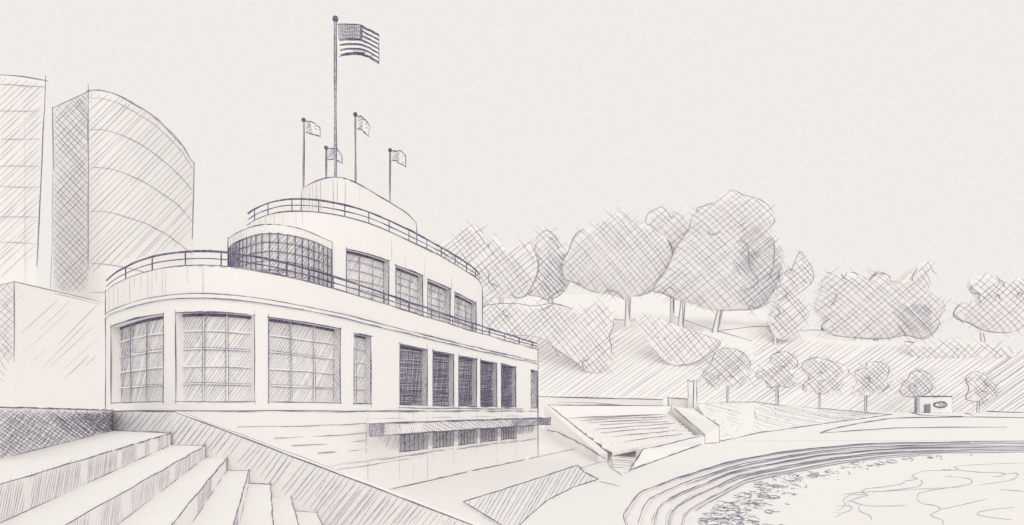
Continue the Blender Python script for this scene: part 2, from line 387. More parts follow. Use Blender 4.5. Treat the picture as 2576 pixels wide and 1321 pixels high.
vis(w1, pl1, .22, 1000, 1312, 1.2, 'ink', 2, off=.02); vis(w1, pl1, -.42, 900, 1330, .6, 'faint', 1)
# shadow side hatching beneath the canopy
def uz(pl, off=0, S=42.0): return lambda a_, b_: pl.at(min(max(a_/S, 0), pl.len), -b_/S, off)
def uzrect(u0, u1, za, zb, S=42.0): return [(u0*S, -zb*S), (u1*S, -zb*S), (u1*S, -za*S), (u0*S, -za*S)]
uA, uB = pl1.upx(935), pl1.upx(1345)
hatch(w1, [(uA*42, 1.2*42), (uB*42, 1.2*42), (uB*42, 2.0*42), ((uA+7)*42, 2.3*42), ((uA+2.2)*42, 2.25*42)], 60, 6.5, uz(pl1, .01), .75, 'mid', over=5, skip=.05)
for o in ops1:                                                     # outlines of the openings and the cross-hatched far reveal
    u0, u1, za, zb = o; big = o in bigs
    mm = 'ink'
    edge(w1, [pl1.at(u0, zb), pl1.at(u0, za)], 1.3, mm, 2, 6); edge(w1, [pl1.at(u1, zb), pl1.at(u1, za)], 1.2, mm, 2, 8)
    edge(w1, pl1.run(u0, u1, za), 1.3, mm, 2, 5)
    edge(w1, pl1.run(u0, u1, zb), 1.8, mm, 2, 5)
    if u0 > pl1.upx(668):
        edge(w1, [pl1.at(u1, zb, -.45), pl1.at(u1, za, -.45)], 1.1, mm, 1, 4)
        J = lambda a_, b_, u=u1: pl1.at(u, -b_/42., -a_/42.) + V((-.01, -.01, 0))
        rect = [(0, -zb*42), (.45*42, -zb*42), (.45*42, -za*42), (0, -za*42)]
        hatch(w1, rect, 52, 6, J, .75, 'mid', over=1); hatch(w1, rect, -52, 6, J, .75, 'mid', over=1)
for o in base:
    u0, u1, za, zb = o
    edge(w1, pl1.run(u0, u1, za), 1.3, 'ink', 2, 5)
    for u in (u0, u1): edge(w1, [pl1.at(u, zb), pl1.at(u, za)], 1.2, 'ink', 1, 5)
w1.build('ground_storey_wall', bath)
cn = MB(); z0, z1 = 4.79, 4.98
n_ = int(pl1.len/.5); us = [pl1.len*i/n_ for i in range(n_+1)]
cn.quadstrip([pl1.at(u, z0, .06) for u in us], [pl1.at(u, z1, .06) for u in us]); cn.quadstrip([pl1.at(u, z0, 0) for u in us], [pl1.at(u, z0, .06) for u in us]); cn.quadstrip([pl1.at(u, z1, 0) for u in us], [pl1.at(u, z1, .06) for u in us])
vis(cn, pl1, z0, 267, 1353, 1.1, 'ink', 2, .06); vis(cn, pl1, z1, 267, 1353, 1.1, 'ink', 2, .06); vis(cn, pl1, z1-.03, 900, 1350, .8, 'mid', 1, .06)
cn.build('cornice', bath)
def window(pl, o, nv, nh, rec=.45, sp=5.6, dark=False, dbl=True, headw=3.0, S=42.0, mat_='glass', parent=None):
    u0, u1, za, zb = o; pn = MB(); r = rec-.02
    pn.quadstrip(pl.run(u0, u1, za, -r, .4), pl.run(u0, u1, zb, -r, .4), mat_)
    mp = uz(pl, -r+.012, S)
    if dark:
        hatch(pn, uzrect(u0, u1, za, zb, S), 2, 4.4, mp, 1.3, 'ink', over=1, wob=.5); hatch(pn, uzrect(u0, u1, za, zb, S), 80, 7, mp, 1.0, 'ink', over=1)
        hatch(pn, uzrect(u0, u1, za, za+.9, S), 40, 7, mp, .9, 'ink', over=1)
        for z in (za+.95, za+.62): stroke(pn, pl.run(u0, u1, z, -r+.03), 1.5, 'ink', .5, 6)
    else:
        hatch(pn, uzrect(u0, u1, za, zb, S), 52, sp, mp, .58, 'mid', over=2, maxlen=62, skip=.07)
        hatch(pn, uzrect(u0, u0+(u1-u0)*.4, zb-(zb-za)*.35, zb, S), 58, sp*1.1, mp, .55, 'mid', over=2, maxlen=50, skip=.1)
    for i in range(3): stroke(pn, [p+V((0, 0, -.03-.035*i)) for p in pl.run(u0, u1, zb, -r+.03)], headw*(.9 if i == 0 else .6), 'ink', .7, 2, .8)  # heavy pen strokes draw the head's shadow onto the top of the pane
    wn = pn.build('window', parent or bath)
    fr = MB(); bw = .05 if dbl else .02
    def vb(u, m='mid'):
        du = bw
        fr.prism([pl.at(u-du, za, -r+.015), pl.at(u+du, za, -r+.015), pl.at(u+du, zb, -r+.015), pl.at(u-du, zb, -r+.015)], (pl.at(u, 0, .035)-pl.at(u, 0, 0)))
        for k in ((-du, du) if dbl else (0,)): edge(fr, [pl.at(u+k, zb, -r+.06), pl.at(u+k, za, -r+.06)], .95, 'mid', 1, 6)
    for i in range(1, nv+1): vb(u0+(u1-u0)*i/(nv+1))
    for i in range(1, nh+1):
        z = za+(zb-za)*i/(nh+1); A_ = pl.run(u0, u1, z-bw*.8, -r+.05, .4); B_ = pl.run(u0, u1, z+bw*.8, -r+.05, .4)
        fr.quadstrip(A_, B_); fr.quadstrip(A_, pl.run(u0, u1, z-bw*.8, -r, .4)); fr.quadstrip(B_, pl.run(u0, u1, z+bw*.8, -r, .4))
        for LL in ((A_, B_) if dbl and i % 2 else (A_,)): edge(fr, LL, 1.0, 'mid', 1, 3)
    if nv or nh: fr.build('window_frame', wn)
    return wn
for o in bigs: window(pl1, o, 2, 4)
window(pl1, slot, 1, 4, dbl=False, sp=6)
for o in logs: window(pl1, o, 0, 0, dark=True)
window(pl1, endw, 1, 3, dbl=False, sp=6, headw=2)
for o in base:
    wb = window(pl1, o, 0, 0, sp=5.5, headw=2.0)
    br_ = MB()
    for i in range(6):
        u = o[0]+(o[1]-o[0])*(i+.3)/6; p0, p1 = pl1.at(u, o[2], -.1), pl1.at(u, o[3], -.1); br_.cyl(p0, p1, .025, .025, 'ink', 6); stroke(br_, [p1, p0], 1.15, 'ink', .5, 5)
    br_.build('window_bars', wb)
ca = MB(); PR = 1.3; zt, zb = -.64, -1.28
def uoff(px):
    pr = lambda u: (lambda p: CX+F*p.x/p.y)(pl1.at(u, 0, PR))
    us_ = [pl1.upx(700)+.05*i for i in range(1400)]
    return min(((abs(pr(u)-px), u) for u in us_ if u < pl1.uvis+3))[1]
c0, c1 = uoff(930), uoff(1384); d0, d1 = pl1.upx(931), pl1.upx(1352)
def rr(a_, b_, z, off): return [pl1.at(a_+(b_-a_)*i/60, z, off) for i in range(61)]
ro, ri = rr(c0, c1, zt, PR), rr(d0, d1, zt, -.01); bo, bi = rr(c0, c1, zb, PR), rr(d0, d1, zb, -.01)
ca.quadstrip(ro, ri); ca.quadstrip(ro, bo); ca.quadstrip(bo, bi)
for k in (0, -1): ca.face([ro[k], ri[k], bi[k], bo[k]])
edge(ca, ro, 1.6, 'ink', 3, 5); edge(ca, [p.lerp(q, .7) for p, q in zip(ro, ri)], 1.1, 'mid', 2, 5); edge(ca, bo, 1.7, 'ink', 2, 3)
for k in (0, -1): edge(ca, [ro[k], bo[k]], 1.9, 'ink', 2, 2)
mp = uz(pl1, PR+.01)
hatch(ca, uzrect(c0, c0+3.2, zb, zt), 75, 6, mp, .85, 'mid', over=1); hatch(ca, uzrect(c0, c0+1.4, zb, zt), 80, 3.6, mp, .9, 'ink', over=1); hatch(ca, uzrect(c0, c0+1.6, zb, zt), 5, 5, mp, .9, 'mid', over=1)
hatch(ca, uzrect(c0+3, c1-9, zb, zt), 60, 11, mp, .75, 'mid', over=1); hatch(ca, uzrect(c0+6, c1-6, zb, zt), -14, 9, mp, .75, 'mid', over=1)
hatch(ca, uzrect(c1-11, c1, zb, zt), 12, 4.2, mp, .85, 'mid', over=1); hatch(ca, uzrect(c1-4, c1, zb, zt), 4, 4.2, mp, 1, 'ink', over=1)
ca.build('canopy', bath)
dk = MB(); pl1.top(dk, Z1-.03); dk.build('deck', bath)
# upper storey
w2 = MB(); ops2 = [opening(pl2, x0, x1, 6.35, zb_) for x0, x1, zb_ in [(871, 978, 9.62), (995, 1063, 9.5), (1075, 1132, 9.4), (1143, 1197, 9.3)]]
wall(w2, pl2, Z1-.1, Z2, ops2)
vis(w2, pl2, Z2, 622, 1213, 1.4); vis(w2, pl2, Z2-.05, 900, 1200, .9, 'mid', 1)
uR = pl2.upx(1213); edge(w2, [pl2.at(uR, Z2-.1), pl2.at(uR, Z1-.1)], 1.5, 'ink', 2, 0)
for o in ops2:
    u0, u1, za, zb_ = o
    edge(w2, [pl2.at(u0, zb_), pl2.at(u0, za)], 1.3, 'ink', 2, 5); edge(w2, [pl2.at(u1, zb_), pl2.at(u1, za)], 1.2, 'ink', 2, 5); edge(w2, pl2.run(u0, u1, zb_), 1.8, 'ink', 2, 5)
    edge(w2, [pl2.at(u1, zb_, -.45), pl2.at(u1, za, -.45)], 1.3, 'ink', 1, 4)
    J = lambda a_, b_, u=u1: pl2.at(u, -b_/42., -a_/42.)+V((-.01, -.01, 0)); rect = [(0, -zb_*42), (.45*42, -zb_*42), (.45*42, -za*42), (0, -za*42)]
    hatch(w2, rect, -55, 5, J, .8, 'mid', over=1); hatch(w2, rect, 55, 8, J, .7, 'mid', over=1)
for x in [640, 655, 668, 690, 712, 745, 760]:
    u = pl2.upx(x); stroke(w2, [pl2.at(u, Z2-.1), pl2.at(u, Z2-random.uniform(.5, 1.5))], .65, 'faint', .6)
for x, za, zb_ in [(985, 11, 9.6), (1020, 10.6, 9), (1068, 10.8, 8.8), (1135, 10.3, 8.5)]:
    u = pl2.upx(x); stroke(w2, [pl2.at(u, za), pl2.at(u, zb_)], .6, 'faint', .6)
w2.build('upper_storey_wall', bath)
for o, nv in zip(ops2, (2, 2, 2, 2)): window(pl2, o, nv, 5, sp=6, dbl=False, headw=3.2, S=38)
d2 = MB(); pl2.top(d2, Z2-.03); d2.build('deck', bath)
# glazed bay
bw_ = MB(); back = [V((-10.0, 40.5)), V((-16.4, 40.5))]
loop = [W(p.x, p.y, 0) for p in plb.q]+[W(p.x, p.y, 0) for p in back]
zz = lambda z: [V((p.x, p.y, EYE+z)) for p in loop+loop[:1]]
bw_.quadstrip(zz(9.32), zz(ZBAY)); bw_.face(zz(ZBAY)[:-1]); bw_.face(zz(9.32)[:-1])
edge(bw_, plb.run(0, plb.len, ZBAY), 1.3, 'ink', 2, 3); edge(bw_, plb.run(0, plb.len, 9.33), 1.4, 'ink', 2, 3)
for u in (0, plb.len): edge(bw_, [plb.at(u, ZBAY), plb.at(u, Z1)], 1.5, 'ink', 2, 4)
for i in range(9): u = .15+i*.32; stroke(bw_, [plb.at(u, ZBAY-.05), plb.at(u, 9.4)], .7, 'mid', .5)
bay = bw_.build('bay_parapet', bath)
bg = MB(); bg.quadstrip(plb.run(0, plb.len, Z1-.1, -.05, .3), plb.run(0, plb.len, 9.32, -.05, .3), 'glass')
bg.quadstrip([W(p.x, p.y, Z1-.1) for p in [plb.q[-1]]+back+[plb.q[0]]], [W(p.x, p.y, 9.32) for p in [plb.q[-1]]+back+[plb.q[0]]], 'glass')
mp = uz(plb, -.03, 46)
hatch(bg, uzrect(0, plb.len, Z1, 9.3, 46), 52, 6.5, mp, .65, 'mid', over=2, maxlen=60); hatch(bg, uzrect(plb.len*.5, plb.len, Z1, 9.3, 46), 58, 7, mp, .7, 'mid', over=2, maxlen=70); hatch(bg, uzrect(0, plb.len*.2, Z1, 9.3, 46), 74, 6, mp, .9, 'mid', over=2); hatch(bg, uzrect(plb.len*.3, plb.len*.95, Z1, 7.4, 46), 20, 8, mp, .7, 'mid', over=2, maxlen=60)
bwn = bg.build('bay_window', bath)
bf = MB()
for i in range(21):
    u = plb.len*i/20; p0, p1 = plb.at(u, Z1, 0), plb.at(u, 9.32, 0); bf.cyl(p0, p1, .022, .022, 'ink', 5); stroke(bf, [p1, p0], 1.0, 'ink' if i % 3 else 'mid', .7, 6)
for i in range(6):
    z = 6.45+i*.48; edge(bf, plb.run(0, plb.len, z, 0, .3), 1.2, 'ink', 1 if i % 2 else 2, 2)
bf.build('window_frame', bwn)
# roof cabin
w3 = MB(); wall(w3, pl3, Z2-.1, Z3); pl3.top(w3, Z3)
edge(w3, pl3.run(0, pl3.uvis, Z3), 1.5, 'ink', 2, 2); edge(w3, pl3.run(pl3.uvis*.3, pl3.uvis*.8, Z3), 1.0, 'mid', 1)
edge(w3, [pl3.at(pl3.upx(758), Z3-.1), pl3.at(pl3.upx(758), Z2)], 1.6, 'ink', 2, 3); edge(w3, [pl3.at(pl3.uvis, Z3-.05), pl3.at(pl3.uvis, Z2)], 1.8, 'ink', 2, 2)
for x in [764, 770, 778, 786, 796, 806, 838, 848, 868, 905]:
    u = pl3.upx(x); stroke(w3, [pl3.at(u, Z3-.1), pl3.at(u, Z3-random.uniform(1.2, 2.7))], .65, 'faint', .6)
w3.build('roof_cabin', bath)
# railings
def railing(pl, z, h, x0, x1, posts, name='railing'):
    t = MB(); u0, u1 = pl.upx(x0), pl.upx(x1)
    inset = -.05
    def bar(zz_, w_, m, n):
        LL = pl.run(u0, u1, zz_, inset); t.rib(LL, [.02]*len(LL), m); edge(t, LL, w_, m, n, 3, .9)
    bar(z+h, 1.9, 'ink', 3); bar(z+h-.04, 1.2, 'ink', 1); bar(z+h*.48, 1.2, 'ink', 2)
    rl = t.build(name, bath)
    for x in posts:
        q = MB(); u = pl.upx(x); a_, b_ = pl.at(u, z-.04, inset), pl.at(u, z+h, inset)
        q.cyl(a_, b_, .03, .03, 'ink', 6); stroke(q, [b_, a_], 1.9, 'ink', .3, 1, .8); q.build('railing_post', rl)
railing(pl1, Z1, .62, 265, 1353, [313, 380, 464, 556, 644, 722, 780, 840, 905, 968, 1030, 1087, 1140, 1190, 1232, 1270, 1307, 1340])
railing(pl2, Z2, .72, 621, 1207, [638, 672, 733, 757, 802, 868, 929, 980, 1030, 1075, 1111, 1146, 1175, 1197])

# ------------------------------------------------------------------ flagpoles and flags
def pole(px, y0, y1, Y, r, label, fin=.2):
    b0 = P(px, y1, Y); t0 = P(px, y0, Y); o = empty('flagpole', b0, label, 'flagpole', 'flagpoles on the roof cabin')
    m_ = MB(); m_.cyl(b0, t0, r, r*.75, 'faint', 8)
    for k in (-.8, .8): stroke(m_, [t0+V((k*r, 0, 0)), b0+V((k*r*1.1, 0, 0))], 1.4, 'ink', .7, 3)
    stroke(m_, [t0, b0], .9, 'mid', 1, 2); m_.build('pole', o)
    f_ = MB(); f_.ball(t0, fin, 'ink'); f_.build('finial', o)
    return o
def flag(name, top, bot, Y, label, group, us=False):
    o_ = MB(); n = 24; T = crom(top, 8); B_ = crom(bot, 8)
    def at(c, t):
        x = t*(len(c)-1); i = min(int(x), len(c)-2); f_ = x-i; return (c[i][0]+(c[i+1][0]-c[i][0])*f_, c[i][1]+(c[i+1][1]-c[i][1])*f_)
    def S_(t, v):
        a_, b_ = at(T, t), at(B_, t); return P(a_[0]+(b_[0]-a_[0])*v, a_[1]+(b_[1]-a_[1])*v, Y) + V((0, .35*math.sin(t*7)*t*Y/45, 0))
    nv = 6
    for q in (0, .03):
        for j in range(nv): o_.quadstrip([S_(i/n, j/nv)+V((0, q, 0)) for i in range(n+1)], [S_(i/n, (j+1)/nv)+V((0, q, 0)) for i in range(n+1)])
    for v in (0, 1): o_.quadstrip([S_(i/n, v) for i in range(n+1)], [S_(i/n, v)+V((0, .03, 0)) for i in range(n+1)])
    o_.quadstrip([S_(1, j/nv) for j in range(nv+1)], [S_(1, j/nv)+V((0, .03, 0)) for j in range(nv+1)])
    ln = lambda v, t0=0, t1=1: [S_(t0+(t1-t0)*i/n, v) for i in range(n+1)]
    edge(o_, ln(0), 1.4, 'ink', 2, 1); edge(o_, ln(1), 1.4, 'ink', 2, 1); edge(o_, [S_(1, 0), S_(1, .5), S_(1, 1)], 1.4, 'ink', 1, 2)
    if us:
        for k in range(13):
            v0, v1 = k/13, (k+1)/13
            if k % 2 == 0:
                t0 = .42 if k < 6 else .02
                for q in range(4): stroke(o_, ln(v0+(v1-v0)*(.2+.2*q), t0+.015*random.random(), 1), .8, 'ink', .35)
        for q in range(11): stroke(o_, ln(.01+q*.045, .015, .42), .9, 'ink', .3)
        for q in range(11): t = .02+q*.04; stroke(o_, [S_(t, 0), S_(t, .47)], .95, 'ink', .3)
        for q in range(6): stroke(o_, [S_(.4+q*.012, 0), S_(.4+q*.012, .46)], 1.0, 'ink', .3)
        hatch(o_, [(25, 86), (100, 86), (100, 100), (25, 100)], 6, 3.5, lambda x, y: S_(min(max(x/100, 0), 1), min(max(y/100, 0), 1)), .9, 'ink', over=1)
    else:
        hatch(o_, [(2, 2), (98, 2), (98, 98), (2, 98)], 45, 15, lambda x, y: S_(min(max(x/100, 0), 1), min(max(y/100, 0), 1)), .85, 'mid', over=1)
    return tag(o_.build(name), label, 'flag', group)
pole(843.5, 48, 447, 44.5, .095, 'tall thick flagpole in the middle of the roof cabin carrying the striped flag', .22)
flag('striped_flag', [(849, 61), (875, 60), (905, 62), (925, 76), (938, 82), (951, 83)], [(853, 143), (880, 136), (905, 137), (925, 147), (938, 154), (951, 156)], 44.5, 'large stars and stripes flag flying from the tallest pole', None, True)
pole(763.5, 302, 472, 44.0, .045, 'thin flagpole at the left rim of the roof cabin', .16)
pole(820, 372, 452, 47.0, .045, 'shortest flagpole, just left of the tall pole and partly behind it', .16)
pole(893.5, 288, 470, 42.4, .045, 'thin flagpole standing just right of the tallest pole', .15)
pole(981, 378, 509, 46.3, .045, 'thin flagpole nearest the right end of the roof cabin', .15)
PG = 'small pennants around the roof cabin'
flag('pennant', [(767, 306), (776, 304), (784, 310), (802, 317)], [(768, 333), (780, 336), (790, 342), (803, 342)], 44.0, 'small hatched pennant on the leftmost thin pole', PG)
flag('pennant', [(823, 374), (838, 372), (848, 376), (857, 386)], [(824, 402), (838, 399), (848, 406), (858, 408)], 47.0, 'small hatched pennant crossing behind the tall flagpole', PG)
flag('pennant', [(897, 293), (908, 291), (916, 302), (928, 313)], [(898, 323), (908, 325), (914, 333), (925, 340)], 42.4, 'small hatched pennant just right of the tall flagpole', PG)
flag('pennant', [(985, 380), (996, 379), (1008, 383), (1018, 388)], [(985, 405), (996, 404), (1006, 414), (1019, 418)], 46.3, 'small hatched pennant on the rightmost thin pole', PG)

# ------------------------------------------------------------------ near bleachers, their back wall and cheek wall
KS = .85
def K(x, y, z): return W(x*KS, y*KS, z*KS)
sdir = V((.361, -.9325, 0))
ends = [(-15.6, 29.1), (-13.7, 28.4), (-12.6, 28.1), (-11.5, 27.8), (-10.4, 27.4), (-9.4, 27.05), (-8.2, 26.6), (-7.0, 26.2), (-5.9, 25.8)]
zs = [-1-.535*k for k in range(9)]
Lb = 34.0
sd_ = [V((.388, -.9217, 0))]+[sdir]*9
ble = empty('bleachers', K(-10, 20, -5.4), 'broad concrete steps of seating descending in the left foreground', 'bleachers')
pc = V((-20.9, 33.3))
for k in range(9):
    m_ = MB(); x, y = ends[k]; a0 = K(x, y, zs[k]); a1 = a0+sd_[k]*Lb*KS
    if k == 0: q0 = K(pc.x, pc.y, zs[0]); q1 = q0+V((.454, -.891, 0))*Lb*KS
    else: q0 = K(ends[k-1][0], ends[k-1][1], zs[k]); q1 = q0+sd_[k-1]*Lb*KS
    bot = V((0, 0, -5.6*KS+EYE)); low = lambda p: V((p.x, p.y, bot.z))
    rz = EYE+(zs[k+1] if k < 8 else -5.45)*KS; r0 = V((a0.x, a0.y, rz)); r1 = V((a1.x, a1.y, rz))
    m_.face([q0, a0, a1, q1], 'ground'); m_.face([a0, r0, r1, a1], 'ground')
    m_.face([q1, a1, low(a1), low(q1)], 'ground'); m_.face([q0, a0, low(a0), low(q0)], 'ground')
    edge(m_, [a0, a0+sd_[k]*26*KS], 1.45, 'ink', 2, 6); pl_ = sdir*.1; edge(m_, [a0+pl_, r0+pl_], 1.8, 'ink', 3, 7, 1.1)
    edge(m_, [r0, r0+sd_[k]*26*KS], 1.2, 'ink' if k < 1 else 'mid', 2, 6)
    if k == 0: edge(m_, [q0, a0], 1.6, 'ink', 2, 4); edge(m_, [q0, q0+V((.454, -.891, 0))*24], 1.4, 'ink', 2, 3)
    else: edge(m_, [q0+pl_, a0+pl_], 1.15 if k > 2 else .9, 'mid', 2, 9)
    # pen hatching on the riser, in short bundles
    def rm(a_, b_, a0=a0, r0=r0, sv=sd_[k]): p = a0+sv*(a_/40); return V((p.x, p.y, a0.z+(r0.z-a0.z)*b_/24))+V((.01, -.005, 0))
    tt = 1.0
    while tt < 24:
        ln = random.uniform(.8, 3); sp = 5.5+.0*tt
        if random.random() < (.85 if k < 2 else .5): hatch(m_, [(tt*40, 0), ((tt+ln)*40, 0), ((tt+ln)*40, 24), (tt*40, 24)], -64, max(3.6, 9.5-tt*.34), rm, .6, 'mid' if k < 1 else 'faint', over=4)
        tt += ln+random.uniform(.0, .9)
    m_.build('seating_step', ble)
# back wall: dark, closely cross-hatched
bwl = MB(); c0 = K(pc.x, pc.y, -1); dw = V((.454, -.891, 0)); far = c0+dw*36
H = 1.06*KS; nb = V((-.891, -.454, 0))
A_ = [c0-V((0, 0, .3)), far-V((0, 0, .3)), far+V((0, 0, H+.05)), c0+V((0, 0, H))]
bwl.prism(A_, nb*.5, 'paper')
wm = onplane(c0+V((.012, .006, 0)), (.891, .454, 0))
poly = [(-10, 1031), (284, 1037), (284, 1082), (0, 1154), (-10, 1156)]
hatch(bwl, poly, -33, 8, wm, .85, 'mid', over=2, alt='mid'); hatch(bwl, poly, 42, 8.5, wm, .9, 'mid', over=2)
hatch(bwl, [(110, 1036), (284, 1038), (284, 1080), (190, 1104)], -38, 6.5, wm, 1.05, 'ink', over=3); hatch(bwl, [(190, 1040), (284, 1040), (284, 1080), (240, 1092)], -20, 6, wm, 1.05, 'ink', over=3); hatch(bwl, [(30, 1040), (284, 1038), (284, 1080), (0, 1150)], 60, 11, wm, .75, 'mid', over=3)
edge(bwl, [c0+V((0, 0, H)), far+V((0, 0, H+.05))], 1.9, 'ink', 3, 5); edge(bwl, [c0, c0+V((0, 0, H))], 1.6, 'ink', 2, 4)
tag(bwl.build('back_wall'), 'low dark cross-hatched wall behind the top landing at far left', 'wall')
# cheek wall closing the bleachers
ck = MB(); pA = K(pc.x, pc.y, 0); cd_ = V((7.4, -2.5, 0)).normalized()
p0 = K(-15.6, 29.1, 0); pB = p0+cd_*.2*KS; T_ = 1.887*7.81*KS
slope = 4.36*KS/T_; LE = 17.6*KS
pC = pB+cd_*LE; pC = V((pC.x, pC.y, pB.z-slope*LE))
lo = EYE-5.6*KS
back_ = V((.32, .95, 0))*.4
ck.prism([pA, pB, V((pB.x, pB.y, lo)), V((pA.x, pA.y, lo))], back_); ck.prism([pB, pC, V((pC.x, pC.y, lo-.1)), V((pB.x, pB.y, lo))], back_)
cm = onplane(p0-V((.004, .012, 0)), (cd_.y, -cd_.x, 0)); cm0 = onplane(pA-V((.01, .01, 0)), ((p0-pA).y, -(p0-pA).x, 0))
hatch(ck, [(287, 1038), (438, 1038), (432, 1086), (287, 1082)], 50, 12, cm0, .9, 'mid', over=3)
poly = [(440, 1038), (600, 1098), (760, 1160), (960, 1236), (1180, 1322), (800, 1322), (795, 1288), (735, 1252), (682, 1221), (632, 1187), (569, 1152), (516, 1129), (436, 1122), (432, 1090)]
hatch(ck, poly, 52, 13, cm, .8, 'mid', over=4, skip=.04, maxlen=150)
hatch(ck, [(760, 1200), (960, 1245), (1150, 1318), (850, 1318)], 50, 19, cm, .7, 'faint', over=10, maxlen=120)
edge(ck, [pA, pB], 1.4, 'ink', 2, 3); edge(ck, [pB, pC], 1.7, 'ink', 2, 4); stroke(ck, [pB+V((.1, .1, .04)), pB.lerp(pC, .5)+V((.1, .1, .03))], .8, 'mid', 1.2)
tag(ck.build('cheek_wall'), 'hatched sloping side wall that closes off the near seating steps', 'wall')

# ------------------------------------------------------------------ far bleachers
fb = empty('bleachers', GP(1600, 1120), 'small distant bleachers with hatched seat rows right of the white building', 'bleachers')
YF = 133.0
TL, TR = P(1380, 1020, YF), P(1688, 1021, YF)                     # back corners
NL = P(1530, 1140, 57.5); NR = P(1772, 1094, 90.0)                # front ends of the two cheeks
m_ = MB(); lo = EYE+G0-.4
dn = lambda p, z=None: V((p.x, p.y, lo if z is None else z))
m_.prism([TL, NL, dn(NL), dn(TL)], V((-.9, 0, 0)))
bl = [GP(1376, 1081, .02), GP(1405, 1087, .02), GP(1440, 1104, .02), GP(1485, 1130, .02), GP(1531, 1160, .02)]
edge(m_, [TL, NL], 1.5, 'ink', 2, 3); edge(m_, [NL, dn(NL, EYE+G0-.25)], 1.5, 'ink', 2, 6); edge(m_, [TL, TL-V((0, 0, 2.6))], 1.4, 'ink', 1, 2)
lp_ = onplane(TL-V((.92, 0, 0)), ((NL-TL).y, -(NL-TL).x, 0))
LB = [lp_(x, y) for x, y in [(1376, 1081), (1405, 1088), (1440, 1105), (1485, 1130), (1522, 1154)]]
edge(m_, LB, 1.3, 'ink', 2, 3)
m_.build('side_wall', fb)
NR2 = P(1809, 1072, 92.0); TR2 = P(1747, 1030, YF)
m_ = MB(); m_.face([TR, NR, NR2, TR2]); m_.face([NR, NR2, dn(NR2), dn(NR)]); m_.face([NR2, TR2, dn(TR2), dn(NR2)]); m_.face([TR, NR, dn(NR), dn(TR)])
edge(m_, [TR, NR], 1.4, 'ink', 2, 2); edge(m_, [TR2, NR2], 1.5, 'ink', 2, 4); edge(m_, [NR2, dn(NR2, EYE+G0-.1)], 1.4, 'ink', 1, 4); edge(m_, [NR, dn(NR, EYE+G0)], 1.4, 'ink', 1, 0); edge(m_, [dn(NR, EYE+G0+.04), dn(NR2, EYE+G0+.04)], 1.3, 'ink', 1, 0)
m_.build('side_wall', fb)
# seat rows between the cheeks
SBL, SBR = P(1418, 1053, 128), P(1680, 1041, 130); SFL, SFR = P(1540, 1146, 57), P(1752, 1103, 91)
rows = 9
for k in range(rows):
    t0, t1 = k/rows, (k+1)/rows
    a0, a1 = SFL.lerp(SBL, t0), SFR.lerp(SBR, t0); b0, b1 = SFL.lerp(SBL, t1), SFR.lerp(SBR, t1)
    q = MB(); zl = b0.z; a0u, a1u = V((a0.x, a0.y, b0.z)), V((a1.x, a1.y, b1.z))
    q.face([a0, a1, a1u, a0u], 'ground'); q.face([a0u, a1u, b1, b0], 'ground')
    if k: stroke(q, [a0u.lerp(a1u, random.uniform(.1, .2)), a0u.lerp(a1u, random.uniform(.8, .92))], 1.05, 'ink', .8)
    hs = lambda x, y, a0=a0, a1=a1, a0u=a0u, a1u=a1u: a0.lerp(a1, x/100).lerp(a0u.lerp(a1u, x/100), y/10)
    hatch(q, [(5, 0), (97, 0), (97, 10), (5, 10)], 78, 3.2, hs, .65, 'faint', over=0)
    if k == rows-1: edge(q, [b0, b1], 1.3, 'ink', 2, 3)
    q.build('seat_row', fb)
m_ = MB(); m_.prism([SBL+V((0, .2, 0)), SBR+V((0, .2, 0)), V((TR.x, TR.y, TR.z)), V((TL.x, TL.y, TL.z))], V((0, 1.5, 0)))
edge(m_, [TL, TR], 1.4, 'ink', 3, 4, 1.2); m_.build('rear_wall', fb)
m_ = MB(); FL, FR_ = P(1617, 1130, 61), P(1772, 1095, 90)
gl, gr = GP(1582, 1184), GP(1768, 1117)
m_.prism([FL, FR_, dn(FR_), dn(FL)], V((-.5, 1, 0))); m_.face([FL, dn(gl, gl.z), dn(FL)])
bt = [gl.lerp(gr, i/6)+V((.0, .0, .03)) for i in range(7)]
m_.face([FL, FR_, gr, gl])
edge(m_, [FL, FR_], 1.3, 'ink', 2, 3); edge(m_, bt, 1.4, 'ink', 2, 4); edge(m_, [FL, gl], 1.7, 'ink', 2, 3)
m_.build('front_wall', fb)
m_ = MB()
for k in range(6):
    t0, t1 = k/6, (k+1)/6
    aL, aR = P(1536, 1146, 57.2).lerp(P(1545, 1186, 51), t0), P(1600, 1152, 57).lerp(P(1575, 1187, 50.6), t0)
    bL, bR = P(1536, 1146, 57.2).lerp(P(1545, 1186, 51), t1), P(1600, 1152, 57).lerp(P(1575, 1187, 50.6), t1)
    uL, uR_ = V((bL.x, bL.y, aL.z)), V((bR.x, bR.y, aR.z))
    m_.face([aL, aR, uR_, uL], 'ground'); m_.face([uL, uR_, bR, bL], 'ground')
    stroke(m_, [uL, uR_], 1.05, 'mid', .8, 3)
m_.build('stair', fb)
# terrace wall behind them
tw = MB(); q0, q1 = P(1300, 996, 150), P(1668, 1005.5, 150); lo2 = EYE+gz(150)-.3
tw.prism([q0, q1, dn(q1, lo2), dn(q0, lo2)], V((0, .6, 0)))
edge(tw, [q0.lerp(q1, .15), q1], 1.35, 'ink', 2, 3); stroke(tw, [P(1400, 1012, 149.9), P(1500, 1014, 149.9), P(1570, 1019, 149.9)], .8, 'faint', 1)
tag(tw.build('terrace_wall'), 'long low pale wall running behind the distant bleachers', 'wall')
